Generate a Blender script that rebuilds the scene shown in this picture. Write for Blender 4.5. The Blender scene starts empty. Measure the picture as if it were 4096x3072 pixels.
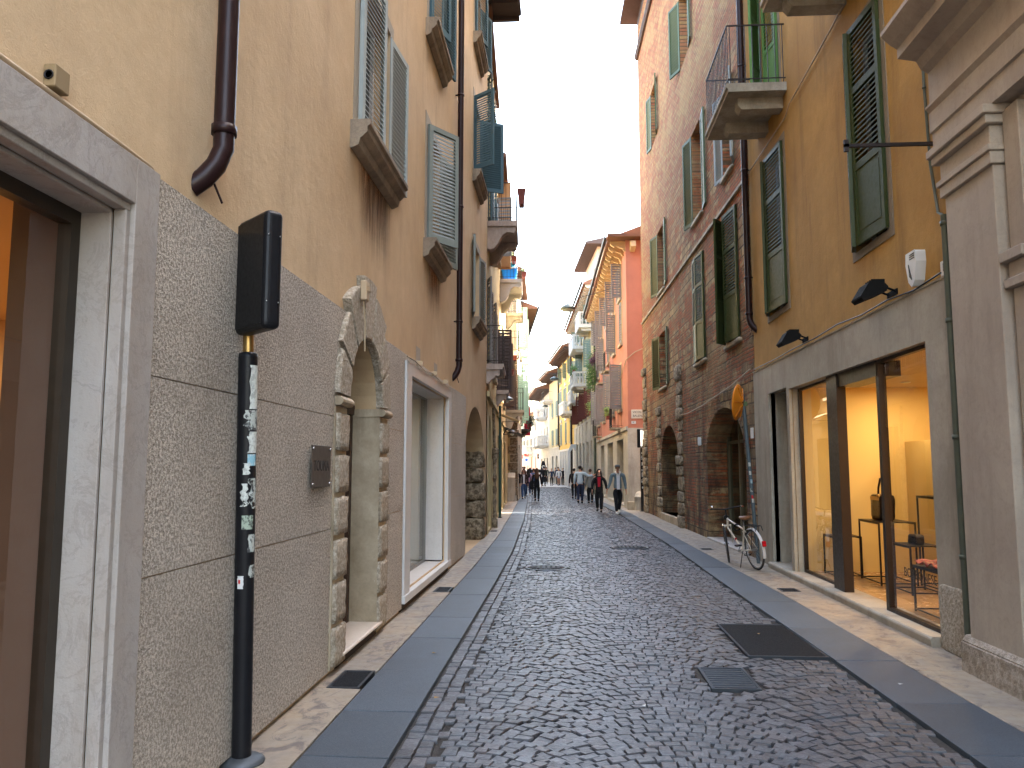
import bpy, bmesh, math, random
from mathutils import Vector, Matrix
from mathutils import noise as mnoise
R = math.radians
rnd = random.Random(7)
scene = bpy.context.scene
col = scene.collection
# ---------------------------------------------------------------- camera
cam_d = bpy.data.cameras.new("camera"); cam = bpy.data.objects.new("camera", cam_d); col.objects.link(cam)
cam_d.sensor_width = 36; cam_d.lens = 27.99; cam_d.clip_end = 3000; cam_d.clip_start = 0.05
cam.location = (0, 0, 1.7); cam.rotation_euler = (R(95.99), 0, R(3.771))
scene.camera = cam
# ---------------------------------------------------------------- light
SUN_EL, SUN_AZ = 50, 76.6          # azimuth clockwise from +Y : sun stands over the right-hand roofs
world = bpy.data.worlds.new("World"); scene.world = world; world.use_nodes = True
wn = world.node_tree; wn.nodes.clear()
sky = wn.nodes.new('ShaderNodeTexSky'); sky.sky_type = 'NISHITA'; sky.sun_disc = False
sky.sun_elevation = R(SUN_EL); sky.sun_rotation = R(SUN_AZ); sky.air_density = 1.3; sky.dust_density = 4.0; sky.ozone_density = 1.0
bg = wn.nodes.new('ShaderNodeBackground'); bg.inputs[1].default_value = 0.15
wo = wn.nodes.new('ShaderNodeOutputWorld')
tint = wn.nodes.new('ShaderNodeMix'); tint.data_type='RGBA'; tint.blend_type='MULTIPLY'; tint.inputs[0].default_value=1; tint.inputs[7].default_value=(1.0,.925,.83,1)  # warm white balance multiplied into the sky colour
wn.links.new(sky.outputs[0], tint.inputs[6]); wn.links.new(tint.outputs[2], bg.inputs[0]); wn.links.new(bg.outputs[0], wo.inputs[0])
sun_d = bpy.data.lights.new("sun", 'SUN'); sun = bpy.data.objects.new("sun", sun_d); col.objects.link(sun)
sun_d.energy = 3.2; sun_d.angle = R(0.5); sun_d.color = (1, .95, .86)
az = R(SUN_AZ); el = R(SUN_EL)
sdir = Vector((math.sin(az)*math.cos(el), math.cos(az)*math.cos(el), math.sin(el)))
sun.rotation_euler = sdir.to_track_quat('Z', 'Y').to_euler(); sun.location = (20, 10, 40)
scene.view_settings.view_transform = 'Standard'; scene.view_settings.look = 'None'
scene.view_settings.exposure = 4.05; scene.view_settings.gamma = 1
scene.cycles.max_bounces = 8; scene.cycles.diffuse_bounces = 5
# ---------------------------------------------------------------- object helpers
def tag(o, label=None, cat=None, group=None, kind=None):
    if label: o['label'] = label
    if cat: o['category'] = cat
    if group: o['group'] = group
    if kind: o['kind'] = kind
    return o
def empty(name, loc=(0,0,0), rz=0, parent=None, label=None, cat=None, group=None):
    o = bpy.data.objects.new(name, None); col.objects.link(o)
    o.location = loc; o.rotation_euler = (0,0,rz); o.empty_display_size = .2
    if parent: o.parent = parent
    return tag(o, label, cat, group)
def copy_tree(o, parent=None):
    c = o.copy(); col.objects.link(c)
    if parent: c.parent = parent
    for ch in [x for x in col.objects if x.parent == o and x != c]: copy_tree(ch, c)
    return c
class M:
    """mesh collector; o = +1/-1 turns 'outward' n into local y"""
    def __init__(s, o=1): s.v=[]; s.f=[]; s.o=o; s.T=None; s.smooth=set()
    def add(s, vs, fs, smooth=False):
        b=len(s.v)
        for p in vs:
            p = Vector((p[0], p[1]*s.o, p[2]))
            if s.T is not None: p = s.T @ p
            s.v.append(p)
        for f in fs:
            if smooth: s.smooth.add(len(s.f))
            s.f.append([b+i for i in f])
    def box(s, x0,x1,y0,y1,z0,z1):
        s.add([(x0,y0,z0),(x1,y0,z0),(x1,y1,z0),(x0,y1,z0),(x0,y0,z1),(x1,y0,z1),(x1,y1,z1),(x0,y1,z1)],
              [(0,1,2,3),(4,5,6,7),(0,1,5,4),(1,2,6,5),(2,3,7,6),(3,0,4,7)])
        return s
    def hexa(s, c): # 8 corners, order as box
        s.add(c, [(0,1,2,3),(4,5,6,7),(0,1,5,4),(1,2,6,5),(2,3,7,6),(3,0,4,7)]); return s
    def quad(s, *p): s.add(p, [tuple(range(len(p)))]); return s
    def prism(s, prof, axis, a, b, smooth=False): # prof: 2d list; axis 'x': (y,z); 'y': (x,z); 'z': (x,y)
        n=len(prof)
        def P(p,t): return {'x':(t,p[0],p[1]),'y':(p[0],t,p[1]),'z':(p[0],p[1],t)}[axis]
        s.add([P(p,a) for p in prof]+[P(p,b) for p in prof],
              [tuple(range(n)),tuple(range(n,2*n))])
        s.add([P(p,a) for p in prof]+[P(p,b) for p in prof],
              [(i,(i+1)%n,n+(i+1)%n,n+i) for i in range(n)], smooth)
        return s
    def tube(s, pts, r, n=8, rs=None, cap=True):
        pts=[Vector(p) for p in pts]; rings=[]
        for i,p in enumerate(pts):
            d = (pts[min(i+1,len(pts)-1)]-pts[max(i-1,0)]).normalized()
            u = d.orthogonal().normalized() if i==0 else (u - d*u.dot(d)).normalized()
            w = d.cross(u); rr = rs[i] if rs else r
            rings.append([p+(u*math.cos(2*math.pi*k/n)+w*math.sin(2*math.pi*k/n))*rr for k in range(n)])
        vs=[q for r_ in rings for q in r_]
        fs=[(i*n+k,i*n+(k+1)%n,(i+1)*n+(k+1)%n,(i+1)*n+k) for i in range(len(rings)-1) for k in range(n)]
        s.add(vs,fs,True)
        if cap: s.add(rings[0],[tuple(range(n))]); s.add(rings[-1],[tuple(range(n))])
        return s
    def lathe(s, prof, cx=0, cy=0, n=16, cz=0): # prof (r,z)
        vs=[(cx+r*math.cos(2*math.pi*k/n), cy+r*math.sin(2*math.pi*k/n), cz+z) for r,z in prof for k in range(n)]
        s.add(vs,[(i*n+k,i*n+(k+1)%n,(i+1)*n+(k+1)%n,(i+1)*n+k) for i in range(len(prof)-1) for k in range(n)],True)
        for e in (0,-1):
            r,z=prof[e]
            if r>1e-4: s.add([(cx+r*math.cos(2*math.pi*k/n), cy+r*math.sin(2*math.pi*k/n), cz+z) for k in range(n)],[tuple(range(n))])
        return s
    def ball(s, c, r, n=12, m=8, sc=(1,1,1)):
        vs=[];fs=[]
        for i in range(m+1):
            t=math.pi*i/m
            for k in range(n):
                a=2*math.pi*k/n; vs.append((c[0]+r*sc[0]*math.sin(t)*math.cos(a),c[1]+r*sc[1]*math.sin(t)*math.sin(a),c[2]+r*sc[2]*math.cos(t)))
        for i in range(m):
            for k in range(n): fs.append((i*n+k,i*n+(k+1)%n,(i+1)*n+(k+1)%n,(i+1)*n+k))
        s.add(vs,fs,True); return s
    def rock(s, x0,x1,y0,y1,z0,z1, amp=.02, seed=0, n=3, fr=6, rd=.06):
        """rough hewn block: subdivided box, rounded and displaced with noise"""
        bm=bmesh.new(); bmesh.ops.create_cube(bm,size=1)
        bmesh.ops.subdivide_edges(bm,edges=bm.edges[:],cuts=n,use_grid_fill=True)
        cx,cy,cz=(x0+x1)/2,(y0+y1)/2,(z0+z1)/2; sx,sy,sz=x1-x0,y1-y0,z1-z0; mn=min(sx,sz)
        for v in bm.verts:
            p=v.co*2; q=Vector((p.x*sx/2,p.y*sy/2,p.z*sz/2))
            k=sum(1 for c in p if abs(c)>.98)
            if k>=2: q*= 1-rd*(k-1)
            w=Vector((cx,cy,cz))+q; d=mnoise.noise_vector(w*fr+Vector((seed*3.1,seed,0)))
            v.co=w+d*amp
        s.add([v.co[:] for v in bm.verts],[[v.index for v in f.verts] for f in bm.faces],True); bm.free(); return s
    def build(s, name, mat, parent=None, bevel=0, label=None, cat=None, group=None, kind=None, merge=False, seg=1, norm=True):
        me=bpy.data.meshes.new(name); me.from_pydata([tuple(v) for v in s.v],[],s.f)
        if norm:
            bm=bmesh.new(); bm.from_mesh(me)
            if s.smooth:
                bm.faces.ensure_lookup_table()
                for i in s.smooth: bm.faces[i].smooth=True
            if merge: bmesh.ops.remove_doubles(bm,verts=bm.verts,dist=1e-4)
            bmesh.ops.recalc_face_normals(bm,faces=bm.faces); bm.to_mesh(me); bm.free()
        me.materials.append(mat)
        ob=bpy.data.objects.new(name,me); col.objects.link(ob)
        if parent: ob.parent=parent
        if bevel:
            b=ob.modifiers.new('bevel','BEVEL'); b.width=bevel; b.segments=seg; b.limit_method='ANGLE'; b.angle_limit=R(50)
        return tag(ob,label,cat,group,kind)
# ---------------------------------------------------------------- material helpers
class NT:
    def __init__(s, name):
        s.m=bpy.data.materials.new(name); s.m.use_nodes=True; s.t=s.m.node_tree
        s.p=s.t.nodes['Principled BSDF']; s.tc=None
    def n(s,typ,**k):
        x=s.t.nodes.new(typ)
        for a,b in k.items(): setattr(x,a,b)
        return x
    def l(s,a,b): s.t.links.new(a,b)
    def co(s):
        if not s.tc: s.tc=s.n('ShaderNodeTexCoord')
        return s.tc.outputs['Object']
    def map(s,sc=(1,1,1),rot=(0,0,0),src=None):
        m=s.n('ShaderNodeMapping'); m.inputs['Scale'].default_value=sc; m.inputs['Rotation'].default_value=rot
        s.l(src or s.co(),m.inputs['Vector']); return m.outputs[0]
    def noise(s,scale,detail=4,rough=.6,vec=None,dist=0):
        x=s.n('ShaderNodeTexNoise'); x.inputs['Scale'].default_value=scale; x.inputs['Detail'].default_value=detail
        x.inputs['Roughness'].default_value=rough; x.inputs['Distortion'].default_value=dist
        s.l(vec or s.co(),x.inputs['Vector']); return x.outputs['Fac']
    def ramp(s,fac,stops):
        x=s.n('ShaderNodeValToRGB'); e=x.color_ramp.elements
        while len(e)<len(stops): e.new(.5)
        for i,(p,c) in enumerate(stops): e[i].position=p; e[i].color=(*c,1) if len(c)==3 else c
        s.l(fac,x.inputs['Fac']); return x.outputs['Color']
    def g(s,fac,a,b): return s.ramp(fac,[(a,(0,0,0)),(b,(1,1,1))])
    def mix(s,fac,a,b,mode='MIX'):
        x=s.n('ShaderNodeMix',data_type='RGBA',blend_type=mode)
        for i,v in ((0,fac),(6,a),(7,b)):
            if hasattr(v,'links'): s.l(v,x.inputs[i])
            elif i==0: x.inputs[0].default_value=v
            else: x.inputs[i].default_value=(*v,1)
        return x.outputs[2]
    def math(s,op,a,b):
        x=s.n('ShaderNodeMath',operation=op)
        for i,v in enumerate((a,b)):
            if hasattr(v,'links'): s.l(v,x.inputs[i])
            else: x.inputs[i].default_value=v
        return x.outputs[0]
    def bump(s,h,strength=.5,dist=.01,prev=None):
        x=s.n('ShaderNodeBump'); x.inputs['Strength'].default_value=strength; x.inputs['Distance'].default_value=dist
        s.l(h,x.inputs['Height'])
        if prev: s.l(prev,x.inputs['Normal'])
        return x.outputs[0]
    def out(s,color=None,rough=None,normal=None,metal=0,spec=None):
        if color is not None:
            if hasattr(color,'links'): s.l(color,s.p.inputs['Base Color'])
            else: s.p.inputs['Base Color'].default_value=(*color,1)
        if rough is not None:
            if hasattr(rough,'links'): s.l(rough,s.p.inputs['Roughness'])
            else: s.p.inputs['Roughness'].default_value=rough
        if normal is not None: s.l(normal,s.p.inputs['Normal'])
        s.p.inputs['Metallic'].default_value=metal
        if spec is not None: s.p.inputs['Specular IOR Level'].default_value=spec
        return s.m
def C(h): # srgb hex -> linear
    r=[int(h[i:i+2],16)/255 for i in (0,2,4)]
    return tuple(c/12.92 if c<=.04045 else ((c+.055)/1.055)**2.4 for c in r)
def mul(c,k): return tuple(min(1,x*k) for x in c)
def m_paint(name,c,rough=.5,metal=0,var=.15,sc=8,bump=.0,spec=.22):
    t=NT(name); f=t.noise(sc,5,.65); cc=t.mix(f,mul(c,1-var),mul(c,1+var))
    nb=t.bump(t.noise(sc*6,3),bump,.003) if bump else None
    rr=t.ramp(t.noise(sc*2,4),[(.3,(rough*.8,)*3),(.7,(min(1,rough*1.2),)*3)])
    return t.out(cc,rr,nb,metal,spec)
def m_stucco(name,c,c2,dirt,dirtamt=.5,blot=.5,grain=120,bs=.35,sc=.5,streak=.5):
    t=NT(name)
    big=t.noise(sc,6,.65,dist=.5); fine=t.noise(sc*7,6,.7)
    cc=t.mix(t.g(big,.35,.7),c,c2); cc=t.mix(t.math('MULTIPLY',t.g(fine,.42,.8),blot),cc,mul(c,.7))
    st=t.noise(1.0,6,.7,vec=t.map((2.2,2.2,.22)))
    cc=t.mix(t.math('MULTIPLY',t.g(st,.52,.8),streak*dirtamt),cc,dirt)
    sep=t.n('ShaderNodeSeparateXYZ'); t.l(t.co(),sep.inputs[0])
    sp=t.noise(45,3,.7); cc=t.mix(t.math('MULTIPLY',t.g(sp,.62,.72),.25*dirtamt),cc,dirt)
    n1=t.bump(t.noise(grain,4,.7),bs,.006); n2=t.bump(t.noise(9,5,.7),.35,.02,n1)
    return t.out(cc,.9,n2,spec=.25)
def m_granite(name,c,c2,scale=38,bs=1.0,dist=.02,pits=None,big=.35,stain=(.12,.09,.06),stainamt=.45):
    t=NT(name)
    a=t.noise(scale,4,.7); b=t.noise(scale*2.3,3,.6)
    h=t.math('ADD',a,t.math('MULTIPLY',b,.5))
    cc=t.mix(t.g(a,.42,.58),c2,c)
    cc=t.mix(t.math('MULTIPLY',t.g(b,.5,.75),.5),cc,mul(c2,.6))
    bb=t.noise(.8,5,.65); cc=t.mix(t.math('MULTIPLY',t.g(bb,.45,.8),stainamt),cc,stain)
    n=t.bump(h,bs,dist); 
    return t.out(cc,.85,n,spec=.3)
def m_marble(name,c,c2,vein,vs=3,veinamt=.6,rough=.45,bs=.1,dirt=(.1,.08,.06),dirtamt=.3,vd=2.5):
    vd*=.3; veinamt*=.6
    t=NT(name)
    v=t.noise(vs,8,.7,dist=vd); b=t.noise(vs*.35,5,.6)
    cc=t.mix(t.g(b,.35,.7),c,c2)
    vv=t.ramp(v,[(.47,(0,0,0)),(.5,(veinamt,)*3),(.53,(0,0,0))]); cc=t.mix(vv,cc,vein)
    sp=t.noise(vs*9,4,.7); cc=t.mix(t.math('MULTIPLY',t.g(sp,.55,.75),.45),cc,mul(c,.6))
    st=t.noise(1,6,.7,vec=t.map((2.5,2.5,.4))); cc=t.mix(t.math('MULTIPLY',t.g(st,.5,.75),dirtamt),cc,dirt)
    bl=t.noise(1.1,6,.75); cc=t.mix(t.math('MULTIPLY',t.g(bl,.42,.68),dirtamt*.8),cc,mul(dirt,1.6))
    n=t.bump(t.noise(90,4,.7),bs,.004); n=t.bump(t.noise(12,5,.6),bs*1.2,.01,n)
    return t.out(cc,rough,n,spec=.4)
def m_flat(name,c,rough=.6,metal=0,spec=None):
    t=NT(name); return t.out(c,rough,None,metal,spec)
def m_emit(name,c,s):
    t=NT(name); t.p.inputs['Emission Color'].default_value=(*c,1); t.p.inputs['Emission Strength'].default_value=s; return t.out(c,.5)
def m_glass(name,tint=(.9,.92,.9)):
    """thin shop glass: transparent with a fresnel reflection"""
    t=NT(name); gl=t.n('ShaderNodeBsdfGlossy'); gl.inputs['Roughness'].default_value=.01
    tr=t.n('ShaderNodeBsdfTransparent'); tr.inputs[0].default_value=(*tint,1)
    lw=t.n('ShaderNodeLayerWeight'); lw.inputs[0].default_value=.5
    fr=t.math('ADD',t.math('MULTIPLY',t.math('POWER',lw.outputs['Facing'],4.0),.85),.05)
    mx=t.n('ShaderNodeMixShader'); t.l(fr,mx.inputs[0]); t.l(tr.outputs[0],mx.inputs[1]); t.l(gl.outputs[0],mx.inputs[2])
    t.l(mx.outputs[0],t.t.nodes['Material Output'].inputs[0]); return t.m
# ---------------------------------------------------------------- facades
class Facade:
    def __init__(s, name, p0, p1, s0, o, label, cat='building', group=None):
        """p0,p1 ground points; local x runs p0->p1 starting at value s0; o=+1 right side, -1 left side of the street"""
        d=Vector((p1[0]-p0[0],p1[1]-p0[1])); s.L=d.length; a=math.atan2(d.y,d.x); s.o=o; s.s0=s0; s.s1=s0+s.L
        dx=d.normalized()*s0
        s.root=empty(name,(p0[0]-dx.x,p0[1]-dx.y,0),a,label=label,cat=cat,group=group); s.a=a
    def w(s,x,n,z): # local->world
        c,q=math.cos(s.a),math.sin(s.a); y=n*s.o
        return Vector((s.root.location.x+c*x-q*y, s.root.location.y+q*x+c*y, z))
    def m(s): return M(s.o)
    def obj(s,name,x,n,z=0,label=None,cat=None,group=None,flip=0): # top-level thing mounted on / before this facade
        return empty(name,s.w(x,n,z),s.a+flip,label=label,cat=cat,group=group)
def wall(m, x0,x1,z0,z1, ops, depth=.25, n=0, back=True):
    """front skin at outward n with openings (a,b,c,d[,arch]) and reveals going inward"""
    xs=sorted({x0,x1,*[o[0] for o in ops],*[o[1] for o in ops]}); zs=sorted({z0,z1,*[o[2] for o in ops],*[o[3] for o in ops]})
    xs=[x for x in xs if x0<=x<=x1]; zs=[z for z in zs if z0<=z<=z1]
    for i in range(len(xs)-1):
        for j in range(len(zs)-1):
            cx=(xs[i]+xs[i+1])/2; cz=(zs[j]+zs[j+1])/2
            if any(o[0]<cx<o[1] and o[2]<cz<o[3] for o in ops): continue
            m.quad((xs[i],n,zs[j]),(xs[i+1],n,zs[j]),(xs[i+1],n,zs[j+1]),(xs[i],n,zs[j+1]))
    for o in ops:
        a,b,c,d=o[:4]; arch=len(o)>4 and o[4]; dp=o[5] if len(o)>5 else depth
        q=n-dp
        if not arch:
            m.quad((a,n,c),(a,q,c),(a,q,d),(a,n,d)); m.quad((b,n,c),(b,q,c),(b,q,d),(b,n,d))
            if d<z1-1e-6 or depth>.1: m.quad((a,n,d),(a,q,d),(b,q,d),(b,n,d))
            if c>z0+1e-6 or depth>.1: m.quad((a,n,c),(a,q,c),(b,q,c),(b,n,c))
        else:
            r=(b-a)/2; rz=min(r,d-c) if arch is True else arch; zs_=d-rz; K=14
            P=[((a+b)/2-r*math.cos(math.pi*k/K), zs_+rz*math.sin(math.pi*k/K)) for k in range(K+1)]
            m.quad((a,n,c),(a,q,c),(a,q,zs_),(a,n,zs_)); m.quad((b,n,c),(b,q,c),(b,q,zs_),(b,n,zs_))
            if c>z0+1e-6 or depth>.1: m.quad((a,n,c),(a,q,c),(b,q,c),(b,n,c))
            for k in range(K):
                (xa,za),(xb,zb)=P[k],P[k+1]
                m.quad((xa,n,za),(xb,n,zb),(xb,n,d),(xa,n,d)); m.quad((xa,n,za),(xb,n,zb),(xb,q,zb),(xa,q,za))
def mass(m, x0,x1,z1,depth=9,inset=0):
    """ends, back and top of the building body"""
    D=-depth
    m.quad((x0,0,0),(x0,D,0),(x0,D,z1),(x0,0,z1)); m.quad((x1,0,0),(x1,D,0),(x1,D,z1),(x1,0,z1))
    m.quad((x0,D,0),(x1,D,0),(x1,D,z1),(x0,D,z1)); m.quad((x0,0,z1),(x1,0,z1),(x1,D,z1),(x0,D,z1))
def leaf(mat, parent, o, hx, n, z0, z1, w, ang, side, style='louvre', name='shutter', label=None, slat=.05, th=.042):
    """shutter leaf hinged at (hx,n); side=+1 extends toward +x when closed; ang 0 closed, 180 flat open"""
    m=M(o); a=R(ang)
    # local leaf coords: u along width, t thickness
    dx,dn=math.cos(a)*side, math.sin(a); tx,tn=-math.sin(a)*side, math.cos(a)
    def P(u,t,z): return (hx+dx*u+tx*t, n+dn*u+tn*t, z)
    def B(u0,u1,t0,t1,za,zb): m.hexa([P(u0,t0,za),P(u1,t0,za),P(u1,t1,za),P(u0,t1,za),P(u0,t0,zb),P(u1,t0,zb),P(u1,t1,zb),P(u0,t1,zb)])
    fw=min(.07,w*.13); B(0,fw,0,th,z0,z1); B(w-fw,w,0,th,z0,z1); B(fw,w-fw,0.002,th-.002,z0,z0+fw*1.3); B(fw,w-fw,.002,th-.002,z1-fw,z1)
    def slats(za,zb):
        k=max(3,int((zb-za)/slat)); st=(zb-za)/k
        for i in range(k):
            z=za+i*st
            zi=min(z+st*.72,zb-.012)
            m.hexa([P(fw,th*.2,zi),P(w-fw,th*.2,zi),P(w-fw,th*.95,z),P(fw,th*.95,z),
                    P(fw,th*.2,zi+.011),P(w-fw,th*.2,zi+.011),P(w-fw,th*.95,z+.011),P(fw,th*.95,z+.011)])
    if style=='louvre': slats(z0+fw*1.3,z1-fw)
    else: # persiana with solid lower panel, one or two louvre fields
        h=z1-z0; zp=z0+h*.36; zm=z0+h*.70
        B(fw,w-fw,th*.3,th*.7,z0+fw*1.3,zp-fw); B(fw,w-fw,.002,th-.002,zp-fw,zp)
        B(fw*1.5,w-fw*1.5,th*.2,th*.82,z0+fw*2.2,zp-fw*1.8)
        B(fw,w-fw,.002,th-.002,zm-fw/2,zm+fw/2); slats(zp,zm-fw/2); slats(zm+fw/2,z1-fw)
    return m.build(name,mat,parent,label=label)
def lerp_fn(pts):
    def f(s):
        if s<=pts[0][0]: return pts[0][1]
        for (a,x),(b,y) in zip(pts,pts[1:]):
            if s<=b: return x+(y-x)*(s-a)/(b-a)
        return pts[-1][1]+(s-pts[-1][0])*(pts[-1][1]-pts[-2][1])/(pts[-1][0]-pts[-2][0])
    return f
wallL=lerp_fn([(-6,-1.95),(15.4,-1.95),(19.8,-1.97),(31,-2.5),(40.6,-2.93),(40.7,-2.42),(48,-2.6),(62,-4.0),(80,-6.5)])
slabL=lerp_fn([(-6,-1.56),(14,-1.56),(20,-1.66),(29,-1.95),(41,-2.38),(60,-3.4),(80,-5.6)])
kerbL=lerp_fn([(-6,-1.03),(12,-1.03),(16.6,-1.07),(25.9,-1.33),(29,-1.45),(36.6,-1.74),(45,-2.08),(60,-3.0),(80,-5.2)])
kerbR=lerp_fn([(-6,2.36),(7,2.36),(11,2.31),(17.8,2.28),(29.4,1.99),(40,1.5),(53,1.1),(70,.1),(82,-1.2)])
slabR=lerp_fn([(-6,2.92),(7,2.91),(11,2.9),(17.3,2.73),(25,2.56),(31,2.4),(36,2.05),(60,.85),(80,-.8)])
wallR=lerp_fn([(-6,3.4),(7.2,3.4),(7.3,3.56),(15,3.57),(15.2,3.55),(31,3.06),(32.6,2.6),(46,2.2),(69.6,.85),(81,-.5),(90,-1.6)])
# ---- materials
def m_cobble():
    t=NT('porphyry_cobble'); g=t.n('ShaderNodeNewGeometry'); rp=g.outputs['Random Per Island']
    c=t.ramp(rp,[(0,(.030,.028,.031)),(.3,(.045,.047,.054)),(.55,(.058,.065,.076)),(.8,(.072,.062,.063)),(1,(.102,.110,.123))])
    n=t.noise(18,5,.7); c=t.mix(t.math('MULTIPLY',t.g(n,.4,.75),.6),c,(.045,.042,.045))
    b=t.noise(.9,4,.6); c=t.mix(t.math('MULTIPLY',t.g(b,.45,.7),.5),c,(.05,.05,.06))
    sp=t.noise(160,2,.6); c=t.mix(t.math('MULTIPLY',t.g(sp,.6,.75),.4),c,(.25,.24,.25))
    r=t.ramp(t.noise(30,4),[(.3,(.33,)*3),(.7,(.56,)*3)])
    nb=t.bump(t.noise(70,4,.7),.7,.004); nb=t.bump(t.noise(24,3,.6),.6,.012,nb)
    return t.out(c,r,nb,spec=.6)
MC=m_cobble()
MJ=m_granite('joint_sand',(.05,.045,.04),(.02,.018,.016),60,.8,.01,stainamt=.3)
MS=m_granite('kerb_granite',(.090,.108,.128),(.052,.066,.082),120,.5,.004,stain=(.045,.05,.055),stainamt=.8)
MS.node_tree.nodes['Principled BSDF'].inputs['Roughness'].default_value=.5
def slab_var(mt,lo,hi):
    nt=mt.node_tree; p=nt.nodes['Principled BSDF']; src=p.inputs['Base Color'].links[0].from_socket
    g=nt.nodes.new('ShaderNodeNewGeometry'); r=nt.nodes.new('ShaderNodeMapRange'); r.inputs[3].default_value=lo; r.inputs[4].default_value=hi
    nt.links.new(g.outputs['Random Per Island'],r.inputs[0]); x=nt.nodes.new('ShaderNodeMix'); x.data_type='RGBA'; x.blend_type='MULTIPLY'; x.inputs[0].default_value=1
    nt.links.new(src,x.inputs[6]); nt.links.new(r.outputs[0],x.inputs[7]); nt.links.new(x.outputs[2],p.inputs['Base Color'])
slab_var(MS,.68,1.18)
def m_rosa(name,c,c2,dk):
    t=NT(name); v=t.noise(5,8,.75,dist=1.6,vec=t.map((1.0,.6,1)))
    cc=t.mix(t.g(t.noise(1.7,4),.35,.65),c,c2)
    cc=t.mix(t.math('MULTIPLY',t.g(v,.52,.6),.75),cc,dk)
    cc=t.mix(t.math('MULTIPLY',t.g(t.noise(.8,5,.7),.5,.72),.55),cc,(.09,.10,.12))
    g=t.n('ShaderNodeNewGeometry'); cc=t.mix(.35,cc,t.ramp(g.outputs['Random Per Island'],[(0,(.6,.6,.62)),(.5,(1,.93,.85)),(1,(.8,.78,.8))]),'MULTIPLY')
    nb=t.bump(v,.25,.01); nb=t.bump(t.noise(60,4,.7),.3,.004,nb)
    return t.out(cc,t.ramp(t.noise(8,4),[(.3,(.3,)*3),(.7,(.6,)*3)]),nb,spec=.5)
MR=m_rosa('verona_marble_paving',(.34,.27,.19),(.27,.235,.19),(.10,.085,.085))
# ---- base terrain sheet
m=M(); m.quad((-900,-300,-.09),(900,-300,-.09),(900,1500,-.09),(-900,1500,-.09)); m.build('ground',MJ,kind='structure')
m=M(); N=60
ss=[-6+i*(80+6)/N for i in range(N+1)]
for a,b in zip(ss,ss[1:]): m.quad((kerbL(a)-.1,a,-.02),(kerbR(a)+.1,a,-.02),(kerbR(b)+.1,b,-.02),(kerbL(b)-.1,b,-.02))
m.build('street_bed',MJ,kind='structure')
# ---- cobbles in arcs
HOLES=[(1.62,2.37,7.5,9.05),(1.1,1.52,6.4,7.12)]
CIRC=[(-.33,13.8,.36),(1.38,17.4,.40)]
def cobbles():
    V=[];Fc=[]; rr=random.Random(3); P=1.42; A=.40; row=.088; k=0
    def arc(u): q=((u/P)%1)*2-1; return A*(1-abs(q)**2.1)
    def slope(u): return (arc(u+.01)-arc(u-.01))/.02
    def inside(x,y):
        if not(kerbL(y)+.24<x<kerbR(y)-.03): return False
        for a,b,c,d in HOLES:
            if a-.03<x<b+.03 and c-.03<y<d+.03: return False
        for cx,cy,r in CIRC:
            if (x-cx)**2+(y-cy)**2<(r+.04)**2: return False
        return True
    def stone(cx,cy,ang,wx,wy):
        j=lambda s: rr.uniform(-s,s)
        h=rr.uniform(-.005,.005); z0=-.03; ca,sa=math.cos(ang),math.sin(ang)
        c0=[(-wx/2+j(.008),-wy/2+j(.006)),(wx/2+j(.008),-wy/2+j(.006)),(wx/2+j(.008),wy/2+j(.006)),(-wx/2+j(.008),wy/2+j(.006))]
        b=len(V); tx,ty=j(.04),j(.06)
        for sc,z in ((1,z0),(1,h-.009),(.91,h-.001)):
            for x,y in c0: V.append((cx+(x*ca-y*sa)*sc,cy+(x*sa+y*ca)*sc,z+(x*tx+y*ty if z>z0 else 0)))
        V.append((cx,cy,h-.0005))
        for r_ in (0,4):
            for i in range(4): Fc.append((b+r_+i,b+r_+(i+1)%4,b+r_+4+(i+1)%4,b+r_+4+i))
        for i in range(4): Fc.append((b+8+i,b+8+(i+1)%4,b+12))
    y=-2.5
    while y<68.5:
        u=-6+rr.uniform(0,.1)
        while u<3.2:
            w=rr.uniform(.078,.112)
            uc=u+w/2; sl=slope(uc); dr=.06*math.sin(y*1.3+uc)
            cy=y+arc(uc)+rr.uniform(-.005,.005)
            if inside(uc,cy):
                an=math.atan(sl)*.75
                stone(uc,cy,an,w*.93*math.hypot(1,sl*.75),row*.91)
            u+=w
        y+=row
    for side in (0,1,):   # straight channel rows beside the left kerb
        y=-2.5
        while y<68.5:
            L=rr.uniform(.10,.15); x=kerbL(y)+.065+side*.105
            stone(x,y+L/2,-math.atan((kerbL(y+1)-kerbL(y))),.093,L*.92); y+=L
    me=bpy.data.meshes.new('cobbled_road'); me.from_pydata(V,[],Fc); me.materials.append(MC)
    me.polygons.foreach_set('use_smooth',[False]*len(Fc))
    o=bpy.data.objects.new('cobbled_road',me); col.objects.link(o); tag(o,kind='structure')
cobbles()
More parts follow.
